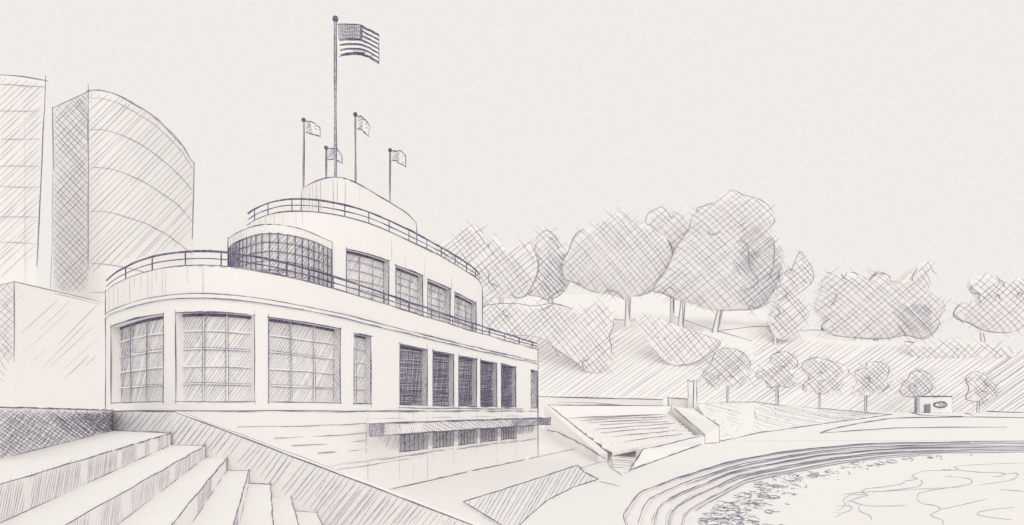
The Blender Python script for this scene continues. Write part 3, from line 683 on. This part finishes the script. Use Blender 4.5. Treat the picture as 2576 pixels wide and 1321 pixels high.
# pylon with its block
py = empty('pylon', W((1738-CX)/F*138, 138, gz(138)), 'slim square pylon rising from a low block at the end of the distant bleachers', 'pylon')
m_ = MB(); lo3 = EYE+gz(138)-.2
a_, b_ = P(1680, 1000, 137), P(1734, 1003, 137); m_.prism([a_, b_, dn(b_, lo3), dn(a_, lo3)], V((.8, 4, 0)))
edge(m_, [a_, b_], 1.3, 'ink', 1, 4); edge(m_, [a_, P(1682, 1040, 137)], 1.4, 'ink', 2, 2); m_.build('block', py)
m_ = MB(); a_, b_ = P(1730, 956, 136), P(1745, 957, 136); m_.prism([a_, b_, dn(b_, lo3), dn(a_, lo3)], V((.9, 1.3, 0)))
edge(m_, [a_, P(1731, 1002, 136)], 1.4, 'ink', 2, 2); edge(m_, [b_, P(1743, 1024, 136)], 1.3, 'ink', 2, 2); edge(m_, [b_+V((.9, 1.3, 0)), dn(b_, EYE+2)+V((.9, 1.3, 0))], 1.3, 'ink', 2, 2); edge(m_, [a_, a_.lerp(b_, .5)-V((0, 0, .4)), b_], 1.1, 'ink', 1, 2)
m_.build('shaft', py)

# ------------------------------------------------------------------ grass bank and hill
bk = MB()
lowr = [(1815, 1110), (1860, 1100), (1910, 1089), (1990, 1078), (2060, 1068), (2110, 1061), (2180, 1052), (2240, 1043)]
uppr = [(1752, 1016, 140), (1830, 1012, 158), (1900, 1012, 172), (1955, 1019, 185), (2050, 1027, 200), (2110, 1032, 212), (2180, 1038, 228), (2243, 1042, 247)]
Lp = [GP(x, y) for x, y in lowr]; Up = [P(*u) for u in uppr]
bk.quadstrip(Lp, Up, 'ground'); bk.quadstrip(Up, [V((p.x*1.12, p.y*1.12, p.z-1)) for p in Up], 'ground')
bk.face([Lp[0], Up[0], dn(Up[0], EYE+gz(140)-.5)], 'ground')
def bm(a_, b_):
    x = a_/100*(len(Lp)-1); i = max(0, min(int(x), len(Lp)-2)); f_ = x-i; return Lp[i].lerp(Lp[i+1], f_).lerp(Up[i].lerp(Up[i+1], f_), b_/100)+V((0, 0, .05))
edge(bk, Up, 1.2, 'ink', 2, 4); edge(bk, [p+V((0, 0, .05)) for p in Lp], 1.3, 'ink', 2, 4)
hatch(bk, [(2, 4), (78, 4), (92, 60), (88, 97), (2, 97)], 68, 4.2, bm, .6, 'faint', over=1, skip=.1)
for _ in range(85):
    a_, b_ = random.betavariate(1.1, 2.2)*90+2, random.uniform(6, 95); p = bm(a_, b_); r = .9*p.y/F
    bk.prism([p+V((-r*1.3, 0, 0)), p+V((r*1.3, 0, 0)), p+V((r*1.1, 0, r*1.3)), p+V((-r*.9, 0, r*1.5))], V((0, .2, 0)), 'mid')
stroke(bk, [bm(27, 62), bm(27.2, 42), bm(28, 36)], 1.4, 'ink', .4)
struct(bk.build('grass_bank'))
def hY(py): return 290+(1045-py)*.245 if py > 812 else 347+(812-py)*4.5
RID = [(880, 720), (1100, 730), (1310, 742), (1500, 740), (1700, 735), (1880, 760), (1960, 810), (2010, 832), (2060, 846), (2140, 858), (2270, 858), (2340, 868), (2400, 852), (2480, 862), (2575, 888), (2760, 900)]
def ridge(px):
    for (x0, y0), (x1, y1) in zip(RID, RID[1:]):
        if px <= x1: return y0+(y1-y0)*(px-x0)/(x1-x0)
    return 900
hl = MB(); xs = list(range(880, 2761, 40)); nr = 10
rowsH = [[P(x, 1060+(ridge(x)-1060)*j/nr, hY(1060+(ridge(x)-1060)*j/nr)) for x in xs] for j in range(nr+1)]
for j in range(nr): hl.quadstrip(rowsH[j], rowsH[j+1], 'ground')
hl.quadstrip(rowsH[nr], [p+V((0, 120, -60)) for p in rowsH[nr]], 'ground')
hm = lambda x, y: P(x, y, hY(y)-.35)
hatch(hl, [(1215, 905), (1300, 830), (1540, 808), (1600, 825), (1690, 812), (1790, 850), (1900, 905), (1880, 835), (2000, 845), (2060, 860), (2270, 872), (2400, 862), (2600, 890), (2600, 1036), (2420, 1040), (2240, 1042), (2050, 1030), (1900, 1015), (1750, 1010), (1700, 1004), (1356, 998), (1340, 930)], 35, 9.5, hm, .6, 'faint', over=6, maxlen=230, skip=.03, alt='mid')
hatch(hl, [(2470, 900), (2600, 880), (2600, 1030), (2440, 1035)], 35, 16, hm, .7, 'mid', over=6, maxlen=160, skip=.3)
for ln in ([(1290, 790), (1400, 786), (1540, 803), (1640, 806)], [(1610, 800), (1690, 797), (1790, 828), (1890, 858)], [(1790, 836), (1850, 826), (1920, 821), (1990, 830)], [(2005, 833), (2060, 830), (2120, 842), (2160, 850)]):
    stroke(hl, [hm(x, y) for x, y in crom(ln, 6)], 1.0, 'mid', .8)
struct(hl.build('hillside'))

# ------------------------------------------------------------------ trees
def crown(outline, Y, th, ang=(40, -48), sp=(14, 15), w_=.85, m='mid', seed=0, extra=(), rim=.62, inner=()):
    """a full crown: the outline gives its rim, lumps give it depth on both sides"""
    c = MB(); O = crom(outline, 5, True); n = len(O)
    cx, cy = sum(p[0] for p in O)/n, sum(p[1] for p in O)/n
    tab = [0]*72
    for (x0, y0), (x1, y1) in zip(O, O[1:]+O[:1]):
        for q in range(6):
            x, y = x0+(x1-x0)*q/6-cx, y0+(y1-y0)*q/6-cy; k = int((math.atan2(y, x)+math.pi)/(2*math.pi)*72) % 72; tab[k] = max(tab[k], math.hypot(x, y))
    for k in range(72):
        if tab[k] == 0: tab[k] = tab[k-1] or 40
    def dep(x, y):
        x -= cx; y -= cy; f_ = (math.atan2(y, x)+math.pi)/(2*math.pi)*72; k = int(f_) % 72; f_ -= int(f_)
        s_ = math.hypot(x, y)/(tab[k]*(1-f_)+tab[(k+1) % 72]*f_)
        return th*.24*max(0, 1-s_**5)**.5*(1+.04*math.sin(x*.07+seed)*math.cos(y*.08+seed*2))
    S_ = [1, .985, .95, .88, .76, .6, .4, .2, .04]
    for sg in (-1, 1):
        rings = []
        for k in S_:
            ring = [(cx+(x-cx)*k, cy+(y-cy)*k) for x, y in O]; rings.append([P(x, y, Y)+V((0, sg*(dep(x, y) if k < 1 else 0), 0)) for x, y in ring])
        for a_, b_ in zip(rings, rings[1:]): c.quadstrip(a_+a_[:1], b_+b_[:1], 'paper', True)
        c.face(rings[-1], 'paper')
    fm = lambda x, y: P(x, y, Y)+V((0, -dep(x, y)-.025*th, 0))
    hatch(c, O, ang[0], sp[0]*.8, fm, w_*.78, m, over=25, maxlen=170, skip=.03, wob=.6, alt='faint', fine=7, step=9); hatch(c, O, ang[1], sp[1]*.8, fm, w_*.78, m, over=25, maxlen=170, skip=.04, wob=.6, alt='faint', fine=7, step=9)
    for pl_, a_, s_ in extra: hatch(c, pl_, a_, s_, fm, w_*.95, m, over=6, fine=7, step=9)
    i = 0                                                        # the rim, drawn in separate curved strokes
    while i < n:
        ln = random.randint(9, 20); seg = [P(*O[(i+j) % n], Y)+V((0, -.05*th, 0)) for j in range(ln+1)]
        if random.random() < rim: stroke(c, seg, 1.0, 'ink' if random.random() < .25 else 'mid', .9, 2, step=14)
        i += ln+random.randint(-1, 1)
    for ln in inner: stroke(c, [fm(*q) for q in crom(ln, 6)], 1.05, 'mid', .6, step=9)
    for _ in range(0 if inner else 2):                           # inner lobe curls
        x, y = cx+random.uniform(-.5, .5)*(max(p[0] for p in O)-cx), cy+random.uniform(-.4, .5)*(max(p[1] for p in O)-cy); r_ = random.uniform(10, 22)*min(1, th/8); t0 = random.uniform(0, 6)
        stroke(c, [fm(x+math.cos(t0+k*.35)*r_, y+math.sin(t0+k*.35)*r_*.7) for k in range(8)], .95, 'mid', .4)
    return c
def tree(name, outline, Y, th, trunks, label, group, foot=None, cat='tree', **kw):
    x = sum(p[0] for p in outline)/len(outline); yb = trunks[0][1][1] if trunks else max(p[1] for p in outline)
    o = empty(name, P(trunks[0][1][0] if trunks else x, yb, Y), label, cat, group)
    crown(outline, Y, th, **kw).build('crown', o)
    for (a_, b_, hw) in trunks:
        t = MB(); A_, B_ = P(*a_, Y), P(*b_, Y); up_ = A_+(A_-B_)*.25
        t.cyl(B_, up_, hw*1.15*Y/F, hw*.8*Y/F, kw.get('tm', 'paper'), 8)
        for k in (-1, 1): edge(t, [A_+V((k*hw*Y/F, -hw*Y/F*.3, 0)), B_+V((k*hw*1.1*Y/F, -hw*Y/F*.3, 0))], 1.2, 'ink' if hw < 4.5 else 'mid', 1, 4)
        if hw < 4.5: stroke(t, [A_-V((0, hw*Y/F, 0)), B_-V((0, hw*Y/F, 0))], 1.6, 'ink', .5)
        else:
            for k in range(2): stroke(t, [A_+V((random.uniform(-.5, .9)*hw*Y/F, -hw*Y/F, 0)), A_.lerp(B_, .8)+V((.6*hw*Y/F, -hw*Y/F, 0))], .9, 'mid', 1)
        t.build('trunk', o)
    return o
GU, GR = 'large trees along the hilltop', 'young trees in a row above the grass bank'
T1 = conv(ZA, [(45, 410), (150, 375), (180, 330), (235, 303), (300, 325), (340, 405), (380, 370), (415, 372), (440, 430), (470, 440), (540, 410), (600, 415), (640, 560), (560, 720), (480, 735), (380, 730), (310, 800), (200, 720), (60, 520)])
T2 = conv(ZA, [(625, 425), (635, 360), (690, 330), (735, 355), (775, 420), (805, 450), (850, 560), (790, 690), (700, 740), (640, 720), (570, 690), (590, 520)])
T3 = conv(ZB, [(30, 510), (60, 460), (110, 350), (230, 300), (300, 240), (375, 220), (440, 260), (480, 290), (540, 300), (600, 350), (660, 400), (680, 520), (620, 620), (560, 680), (500, 710), (440, 720), (390, 735), (300, 705), (200, 690), (100, 640), (40, 610)])
T4 = conv(ZB, [(520, 280), (545, 220), (610, 190), (655, 230), (700, 225), (750, 260), (800, 340), (790, 460), (700, 560), (620, 500), (560, 400)])
T5 = conv(ZB, [(790, 250), (830, 195), (910, 170), (960, 120), (1035, 95), (1110, 130), (1180, 145), (1260, 200), (1285, 270), (1250, 330), (1310, 420), (1330, 540), (1300, 650), (1190, 780), (1050, 800), (900, 800), (790, 760), (690, 735), (620, 700), (560, 680), (640, 560), (700, 430), (770, 330)])
T6 = conv(ZC, [(220, 185), (165, 305), (120, 340), (80, 420), (60, 520), (20, 600), (20, 660), (70, 740), (150, 745), (215, 700), (265, 590), (232, 500), (228, 450), (300, 370), (305, 310), (265, 240)])
T7 = conv(ZC, [(365, 360), (400, 315), (470, 330), (560, 320), (650, 370), (710, 315), (780, 340), (800, 400), (905, 385), (930, 300), (1020, 245), (1060, 265), (1040, 350), (1050, 470), (1150, 510), (1110, 590), (1095, 670), (1010, 740), (900, 720), (760, 740), (570, 735), (430, 715), (360, 680), (370, 620), (310, 540), (340, 450)])
T8 = conv(ZC, [(1300, 400), (1320, 350), (1450, 330), (1500, 380), (1580, 360), (1620, 350), (1680, 420), (1690, 640), (1560, 700), (1400, 690), (1300, 640), (1220, 610), (1200, 570), (1260, 510), (1310, 540), (1350, 470)])
T9 = conv(ZA, [(310, 780), (480, 760), (600, 775), (720, 760), (780, 770), (890, 805), (960, 770), (1030, 765), (1080, 830), (1085, 900), (1060, 950), (1075, 1050), (1060, 1130), (980, 1180), (910, 1150), (850, 1100), (740, 1030), (640, 960), (400, 940), (300, 900)])
tree('broad_tree', T1, 350, 14, [((1260, 750), (1262, 813), 6)], 'lumpy cross-hatched tree just behind the right end of the upper deck', GU, ang=(40, -52), seed=1, inner=[conv(ZA, [(350, 590), (350, 640), (400, 665)]), conv(ZA, [(340, 405), (350, 440)]), conv(ZA, [(480, 715), (520, 730), (570, 715)])])
tree('broad_tree', T2, 352, 9, [((1385, 750), (1386, 813), 5)], 'narrow round-topped tree between two broader hilltop trees', GU, ang=(41, -48), seed=2, extra=[([(1380, 640), (1430, 640), (1420, 740), (1350, 745)], -48, 9)], inner=[conv(ZA, [(700, 370), (740, 400), (760, 440)]), conv(ZA, [(690, 735), (760, 690), (800, 690)])])
tree('broad_tree', T4, 358, 9, [((1690, 690), (1690, 812), 5)], 'hilltop tree peeking up behind the two largest crowns', GU, ang=(41, -45), sp=(17, 17), seed=4, inner=[conv(ZB, [(655, 230), (660, 250), (680, 260)]), conv(ZB, [(770, 320), (795, 350), (800, 380)])])
tree('broad_tree', T3, 346, 18, [((1580, 748), (1578, 822), 6)], 'wide rounded hilltop tree on a single straight trunk', GU, ang=(42, -50), sp=(14, 14), seed=3, inner=[conv(ZB, [(645, 395), (670, 440), (680, 520)]), conv(ZB, [(260, 715), (290, 690), (340, 700), (390, 735)]), conv(ZB, [(105, 655), (130, 650), (100, 640)]), conv(ZB, [(230, 300), (240, 290)])])
tree('broad_tree', T5, 342, 22, [((1717, 760), (1709, 836), 6.5), ((1814, 765), (1794, 848), 6)], 'tallest and largest hilltop tree, on two leaning trunks', GU, ang=(38, -45), sp=(15, 15), seed=5, extra=[([(1850, 560), (1960, 600), (1960, 760), (1860, 770)], 40, 11), ([(1840, 640), (1900, 640), (1890, 700), (1830, 690)], -50, 9)], inner=[conv(ZB, [(870, 340), (890, 370), (950, 350)]), conv(ZB, [(1050, 400), (1100, 440), (1115, 560), (1155, 620), (1150, 660), (1050, 705)]), conv(ZB, [(1230, 385), (1262, 420), (1250, 560), (1230, 620)]), conv(ZB, [(1310, 540), (1290, 600), (1345, 690), (1320, 720)]), conv(ZB, [(610, 710), (650, 675), (690, 700)]), conv(ZB, [(820, 235), (825, 200), (910, 175)]), conv(ZB, [(1125, 775), (1180, 790), (1260, 745)])])
tree('pointed_tree', T6, 334, 9, [((1950, 850), (1950, 880), 4.6)], 'narrow hilltop tree with a single sharp pointed tip', GU, ang=(38, -48), sp=(13, 14), seed=6, inner=[conv(ZC, [(80, 400), (130, 460), (75, 500)]), conv(ZC, [(40, 520), (85, 570), (50, 605)]), conv(ZC, [(170, 305), (150, 300), (120, 330)])])
tree('broad_tree', T7, 338, 18, [((2200, 845), (2205, 872), 5)], 'broad low hilltop tree with one lobe sticking up at its right', GU, ang=(40, -42), sp=(15, 14), seed=7, extra=[([(2230, 770), (2330, 770), (2330, 830), (2260, 850)], -42, 9)], inner=[conv(ZC, [(430, 455), (430, 490), (390, 540)]), conv(ZC, [(480, 330), (475, 355), (500, 375)]), conv(ZC, [(655, 370), (700, 330), (780, 340), (790, 400)]), conv(ZC, [(910, 380), (905, 350), (940, 300)]), conv(ZC, [(395, 615), (360, 650), (370, 690)]), conv(ZC, [(560, 725), (570, 760)])])
tree('broad_tree', T8, 338, 11, [((2468, 838), (2472, 866), 4.8)], 'hilltop tree at the right edge of the view', GU, ang=(42, -42), sp=(15, 15), seed=8, inner=[conv(ZC, [(1440, 480), (1460, 460), (1475, 500)]), conv(ZC, [(1580, 480), (1600, 450), (1625, 460)]), conv(ZC, [(1300, 400), (1310, 440), (1350, 465), (1345, 520)]), conv(ZC, [(1500, 415), (1500, 380), (1470, 345)])])
tree('bush', T9, 316, 6, [], 'large cross-hatched bush on the slope right beside the building railing', 'bushes on the hillside', cat='bush', ang=(42, -50), sp=(13, 14), rim=.5, seed=9, inner=[conv(ZA, [(440, 800), (430, 820), (470, 845)]), conv(ZA, [(740, 1030), (750, 1060), (770, 1075)]), conv(ZA, [(910, 1150), (900, 1110), (940, 1095)]), conv(ZA, [(650, 810), (730, 765), (780, 775)])])
tree('bush', conv(ZB, [(460, 870), (500, 842), (600, 850), (700, 890), (900, 960), (960, 1000), (830, 1100), (700, 1125), (600, 1070), (520, 960)]), 320, 2, [], 'low cross-hatched bush below the tallest hilltop tree', 'bushes on the hillside', cat='bush', ang=(42, -50), sp=(14, 15), rim=.12, seed=10)
tree('bush', conv(ZC, [(890, 755), (1060, 780), (1200, 760), (1370, 765), (1500, 790), (1605, 825), (1590, 890), (1450, 885), (1300, 880), (1140, 905), (990, 890), (930, 830)]), 326, 2, [], 'low spreading cross-hatched bush under the tree at the right edge', 'bushes on the hillside', cat='bush', ang=(42, -42), sp=(15, 16), rim=.1, seed=11)
small = [([(10, 350), (60, 290), (90, 220), (170, 190), (260, 215), (315, 290), (285, 350), (310, 400), (250, 440), (130, 430), (50, 430)], (172, 425), (170, 537), 157, 'leftmost tree of the row, nearest the pylon'),
 ([(350, 370), (375, 320), (440, 290), (450, 240), (520, 212), (590, 240), (615, 290), (580, 330), (615, 390), (560, 440), (500, 430), (430, 440), (405, 400)], (485, 432), (485, 556), 186, 'row tree with two stacked lobes, second from the pylon'),
 ([(640, 310), (670, 270), (740, 250), (790, 265), (900, 295), (945, 340), (890, 400), (890, 480), (800, 490), (720, 465), (650, 460), (660, 410), (690, 380)], (757, 460), (757, 573), 202, 'widest crowned tree of the row, third from the pylon'),
 ([(985, 340), (1050, 310), (1070, 280), (1150, 285), (1200, 320), (1180, 400), (1200, 430), (1130, 480), (1040, 495), (960, 480), (990, 420), (985, 380)], (1052, 482), (1052, 594), 226, 'row tree standing at the tapering right end of the grass bank'),
 ([(1280, 430), (1320, 385), (1350, 340), (1420, 340), (1480, 375), (1460, 410), (1475, 450), (1420, 490), (1330, 500), (1275, 480)], (1372, 495), (1372, 600), 283, 'row tree whose trunk is hidden beside the small round kiosk'),
 ([(1690, 380), (1730, 345), (1780, 345), (1850, 390), (1895, 450), (1880, 500), (1820, 525), (1740, 530), (1690, 510), (1710, 450)], (1772, 528), (1770, 598), 278, 'small tree with a short stem, right of the round kiosk')]
for i, (o_, a_, b_, Y, lb) in enumerate(small):
    tree('young_tree', conv(Z8, o_), Y, 3.6*Y/180, [(conv(Z8, [a_])[0], conv(Z8, [b_])[0], 3.2)], lb, GR, ang=(40, -45), sp=(10, 11), w_=.95, seed=20+i)

# ------------------------------------------------------------------ round kiosk
kY = 268; ko = empty('kiosk', P(2352, 1041, kY), 'small round white kiosk with a dark door and an oval emblem', 'kiosk')
k = MB(); kc = P(2352, 1041, kY+2); kr = (2395-2312)/2/F*kY
ar = [V((kc.x+math.sin(t)*kr, kc.y-math.cos(t)*2, 0)) for t in [-math.pi+2*math.pi*i/40 for i in range(41)]]
kb, kt = EYE+gz(kY)-.6, P(0, 997, kY).z
k.quadstrip([V((p.x, p.y, kb)) for p in ar], [V((p.x, p.y, kt)) for p in ar])
fr_ = [p for p in ar if p.y <= kc.y+.2]
for x in (fr_[0], fr_[-1]): edge(k, [V((x.x, x.y, kt)), V((x.x, x.y, kb+.6))], 1.9, 'ink', 2, 2)
edge(k, [V((p.x, p.y, EYE+(HOR-1041)/F*kY+.2)) for p in fr_], 1.4, 'ink', 2, 0); k.build('wall', ko)
k = MB(); k.face([V((p.x, p.y, kt+.01)) for p in ar[:-1]]); edge(k, [V((p.x, p.y, kt)) for p in fr_], 1.7, 'ink', 2, 1); k.build('roof', ko)
def ks(x, z, off=.08):
    t = min(range(-88, 89), key=lambda d: abs(CX+F*(kc.x+math.sin(R(d))*kr)/(kc.y-math.cos(R(d))*2)-x)); t = R(t)
    return V((kc.x+math.sin(t)*(kr+off*.3), kc.y-math.cos(t)*2-off, EYE+(HOR-z)/F*kY))
k = MB(); k.prism([ks(2325, 1019), ks(2337, 1018), ks(2337, 1041), ks(2325, 1041)], V((0, -.1, 0)), 'mid')
for a_, b_ in (((2324, 1018), (2324, 1041)), ((2338, 1016), (2338, 1041)), ((2324, 1018), (2338, 1016))): stroke(k, [ks(*a_, .2), ks(*b_, .2)], 1.5, 'ink', .4)
k.build('door', ko)
k = MB(); ov = lambda f_: [ks(2364+17*f_*math.cos(t), 1018+7.5*f_*math.sin(t), .25) for t in [6.2832*i/24 for i in range(26)]]
k.prism([p+V((0, .15, 0)) for p in ov(1)[:24]], V((0, -.08, 0)))
for f_ in (1, .86): stroke(k, ov(f_), 1.15, 'ink', .4, step=6)
for q in ([(2356, 1016), (2362, 1014), (2365, 1017), (2360, 1021), (2366, 1022)], [(2366, 1017), (2371, 1014), (2374, 1018), (2368, 1021), (2376, 1022)]): stroke(k, [ks(x, y, .3) for x, y in q], 1.1, 'ink', .4, step=6)
k.build('emblem', ko)
post = MB(); a_, b_ = P(2303, 1003, 262), P(2301, 1040, 262); post.cyl(b_, a_, .4, .4, 'mid', 8); edge(post, [a_, b_], 1.8, 'ink', 2, 1); stroke(post, [a_+V((.7, 0, 0)), b_+V((.7, 0, 0))], 1.2, 'ink', .5)
tag(post.build('post', loc=b_), 'short dark upright post just left of the round kiosk', 'post')
ap = MB(); pts = [GP(x, y, .15) for x, y in [(2290, 1036.5), (2298, 1041), (2316, 1045.5), (2360, 1047.5), (2420, 1048), (2500, 1049), (2420, 1042), (2410, 1036.5)]]
ap.prism([p.copy() for p in pts], V((0, 0, -.3)), 'ground'); edge(ap, [p+V((0, 0, .05)) for p in pts[:5]], 1.2, 'ink', 1, 2); edge(ap, [GP(2420, 1036, .2), GP(2500, 1036.5, .2), GP(2575, 1039, .2)], 1.2, 'ink', 2, 2); edge(ap, [GP(2425, 1040, .2), GP(2450, 1047, .2)], 1.1, 'ink', 1, 2)
struct(ap.build('forecourt'))

# ------------------------------------------------------------------ towers on the left
def solid(mb, pts, z0, zt_, lean=0):                               # upright block over plan points
    A_ = [W(p[0], p[1], zt_) for p in pts]; B_ = [W(p[0]-lean, p[1], z0) for p in pts]; mb.quadstrip(A_+A_[:1], B_+B_[:1]); mb.face(A_)
TZ = 55.3; tb = empty('tower_block', W(-74, 118, gz(118)), 'tall tower with a curved hatched face and dark end wall behind the bathhouse deck', 'tower')
bc = Plan(inv(TZ, [(222, 230), (236, 228), (262, 230), (300, 242), (360, 275), (400, 307), (430, 335), (462, 374), (487, 412)]), close=False, smooth=3)
BL = inv(TZ, [(133, 272)])[0]
t = MB(); pe = bc.q[-1]
pts = [tuple(p) for p in bc.q]+[(pe.x-10, pe.y+6), (BL[0]-2, BL[1]+14)]
A_ = [W(p[0], p[1], TZ) for p in pts]+[W(BL[0], BL[1], TZ)]; t.face(A_)
Bq = [V((p.x, p.y, EYE+gz(118)-1)) for p in A_]; t.quadstrip(A_[:-1], Bq[:-1])
def cz(px, py): u = bc.upx(px); p = bc.pt(u); n_ = bc.nrm(u); return W(p.x+n_.x*.1, p.y+n_.y*.1, (HOR-py)/F*p.y)
edge(t, [bc.at(bc.len*i/40, TZ, .1) for i in range(41)], 1.5, 'mid', 3, 6, 1.2); stroke(t, [bc.at(bc.len*(.02+.96*i/40), TZ-1.4, .1) for i in range(41)], .9, 'faint', 1)
edge(t, [W(bc.q[0].x, bc.q[0].y, TZ+1), W(bc.q[0].x, bc.q[0].y, 25)], 1.4, 'mid', 2, 5)
edge(t, [cz(486.5, 412), cz(483, 600)], 1.4, 'mid', 2, 3)
for z in (48.5, 42, 34.5, 25.5, 20.5, 15.2, 10):
    stroke(t, [bc.at(bc.len*(.02+.93*i/30), z, .1) for i in range(31)], .95, random.choice(['mid', 'faint']), 1.2)
hatch(t, [(225, 240), (262, 234), (300, 247), (360, 281), (430, 342), (482, 412), (481, 595), (440, 625), (380, 640), (300, 660), (225, 690)], 46, 12.5, cz, .6, 'faint', over=4, skip=.05, maxlen=160, alt='mid')
t.build('curved_wall', tb)
t = MB(); p0, p1 = W(bc.q[0].x, bc.q[0].y, TZ), W(BL[0], BL[1], TZ); t.face([p0, p1, dn(p1, Bq[0].z), dn(p0, Bq[0].z)])
ev = onplane(p0-V((.05, .1, 0)), ((p0-p1).y, -(p0-p1).x, 0))
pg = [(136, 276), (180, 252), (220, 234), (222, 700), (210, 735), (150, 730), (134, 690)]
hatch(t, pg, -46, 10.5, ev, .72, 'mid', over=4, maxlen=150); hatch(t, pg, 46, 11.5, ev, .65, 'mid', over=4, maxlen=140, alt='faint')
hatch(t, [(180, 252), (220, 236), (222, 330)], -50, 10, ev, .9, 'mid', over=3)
edge(t, [p0, p1], 1.4, 'mid', 2, 8); edge(t, [p1, ev(134, 420)], 1.3, 'mid', 2, 3); stroke(t, [ev(133, 420), ev(131, 600), ev(125, 770)], .8, 'faint', 1)
t.build('end_wall', tb)
ta = empty('tower_block', W(-70, 86, gz(86)), 'tall plain hatched tower cut off by the left edge of the view', 'tower')
t = MB(); z45 = 45.0
q = inv(z45, [(-160, 205), (-60, 190), (0, 188), (60, 193), (115, 203)]); pa = [tuple(p) for p in q]+[(q[-1][0]-13, q[-1][1]+14), (q[0][0]-10, q[0][1]+14)]
A_ = [W(*p, z45) for p in pa]; LZ = gz(86)-1; B_ = [W(p[0]-2.4*(i == 4), p[1], LZ) for i, p in enumerate(pa)]
t.quadstrip(A_+A_[:1], B_+B_[:1]); t.face(A_)
def am(px, py):
    i = 3 if px > 60 else (2 if px > 0 else 1); a_, b_ = A_[i], A_[i+1]; c_, d_ = B_[i], B_[i+1]; n_ = (b_-a_).cross(c_-a_); n_.normalize()
    if n_.y > 0: n_ = -n_
    return onplane(a_+n_*.08, n_)(px, py)
edge(t, A_[1:5], 1.3, 'mid', 2, 10); stroke(t, [am(x, 213+abs(x-10)*.06) for x in range(0, 118, 8)], .9, 'mid', .8)
edge(t, [A_[4]+V((0, 0, .6)), A_[4].lerp(B_[4], .5)], 1.4, 'mid', 2, 6); stroke(t, [A_[4].lerp(B_[4], .1), A_[4].lerp(B_[4], .5)], .9, 'mid', 1.5)
for y in (280, 350, 418, 470, 545, 610): stroke(t, [am(x, y+(x/115)**2*(350-y)*-.02) for x in range(0, 104, 8)], .9, 'faint', .8, 3)
hatch(t, [(-5, 195), (60, 200), (108, 212), (100, 430), (88, 640), (0, 700), (-5, 700)], 43, 11.5, am, .6, 'faint', over=5, skip=.06, alt='mid', maxlen=130)
t.build('wall', ta)
lb = empty('low_block', W(-58, 84, gz(84)), 'low hatched flat roofed block between the towers and the building', 'building')
cc = P(36, 708, 80); cl = P(-60, 722, 88); cr_ = P(268, 764, 94.5); zt = cc.z
cl.z = cr_.z = zt; cl = P(-60, HOR-(zt-EYE)/86*F, 86); cr_ = P(268, HOR-(zt-EYE)/96.5*F, 96.5)
lo4 = EYE+gz(84)-1; t = MB(); t.face([cc, cr_, dn(cr_, lo4), dn(cc, lo4)])
bkp = V((cr_.x-25, cr_.y+8, zt)); t.face([cc, cr_, bkp, cl]); t.face([cr_, bkp, dn(bkp, lo4), dn(cr_, lo4)])
lm = onplane(cc-V((.04, .08, 0)), ((cr_-cc).y, -(cr_-cc).x, 0))
edge(t, [cc, cr_], 1.3, 'mid', 2, 4); stroke(t, [lm(50, 716), lm(250, 766)], .9, 'mid', 1); edge(t, [cc, lm(35, 910)], 1.3, 'mid', 2, 4)
hatch(t, [(42, 725), (255, 768), (255, 800), (240, 930), (200, 1000), (170, 960), (60, 900)], 44, 14, lm, .8, 'faint', over=14, skip=.05, alt='mid')
t.build('front_wall', lb)
t = MB(); t.face([cl, cc, dn(cc, lo4), dn(cl, lo4)]); l2 = onplane(cc-V((.0, .08, 0)), ((cc-cl).y, -(cc-cl).x, 0))
edge(t, [cl, cc], 1.2, 'mid', 2, 3); pg = [(-4, 716), (34, 712), (34, 890), (28, 905), (-4, 900)]
hatch(t, pg, 45, 12, l2, .7, 'faint', over=3); hatch(t, pg, -45, 12, l2, .75, 'faint', over=3); hatch(t, [(-4, 860), (30, 890), (10, 960), (-4, 960)], -52, 14, l2, .7, 'mid', over=6)
t.build('end_wall', lb)
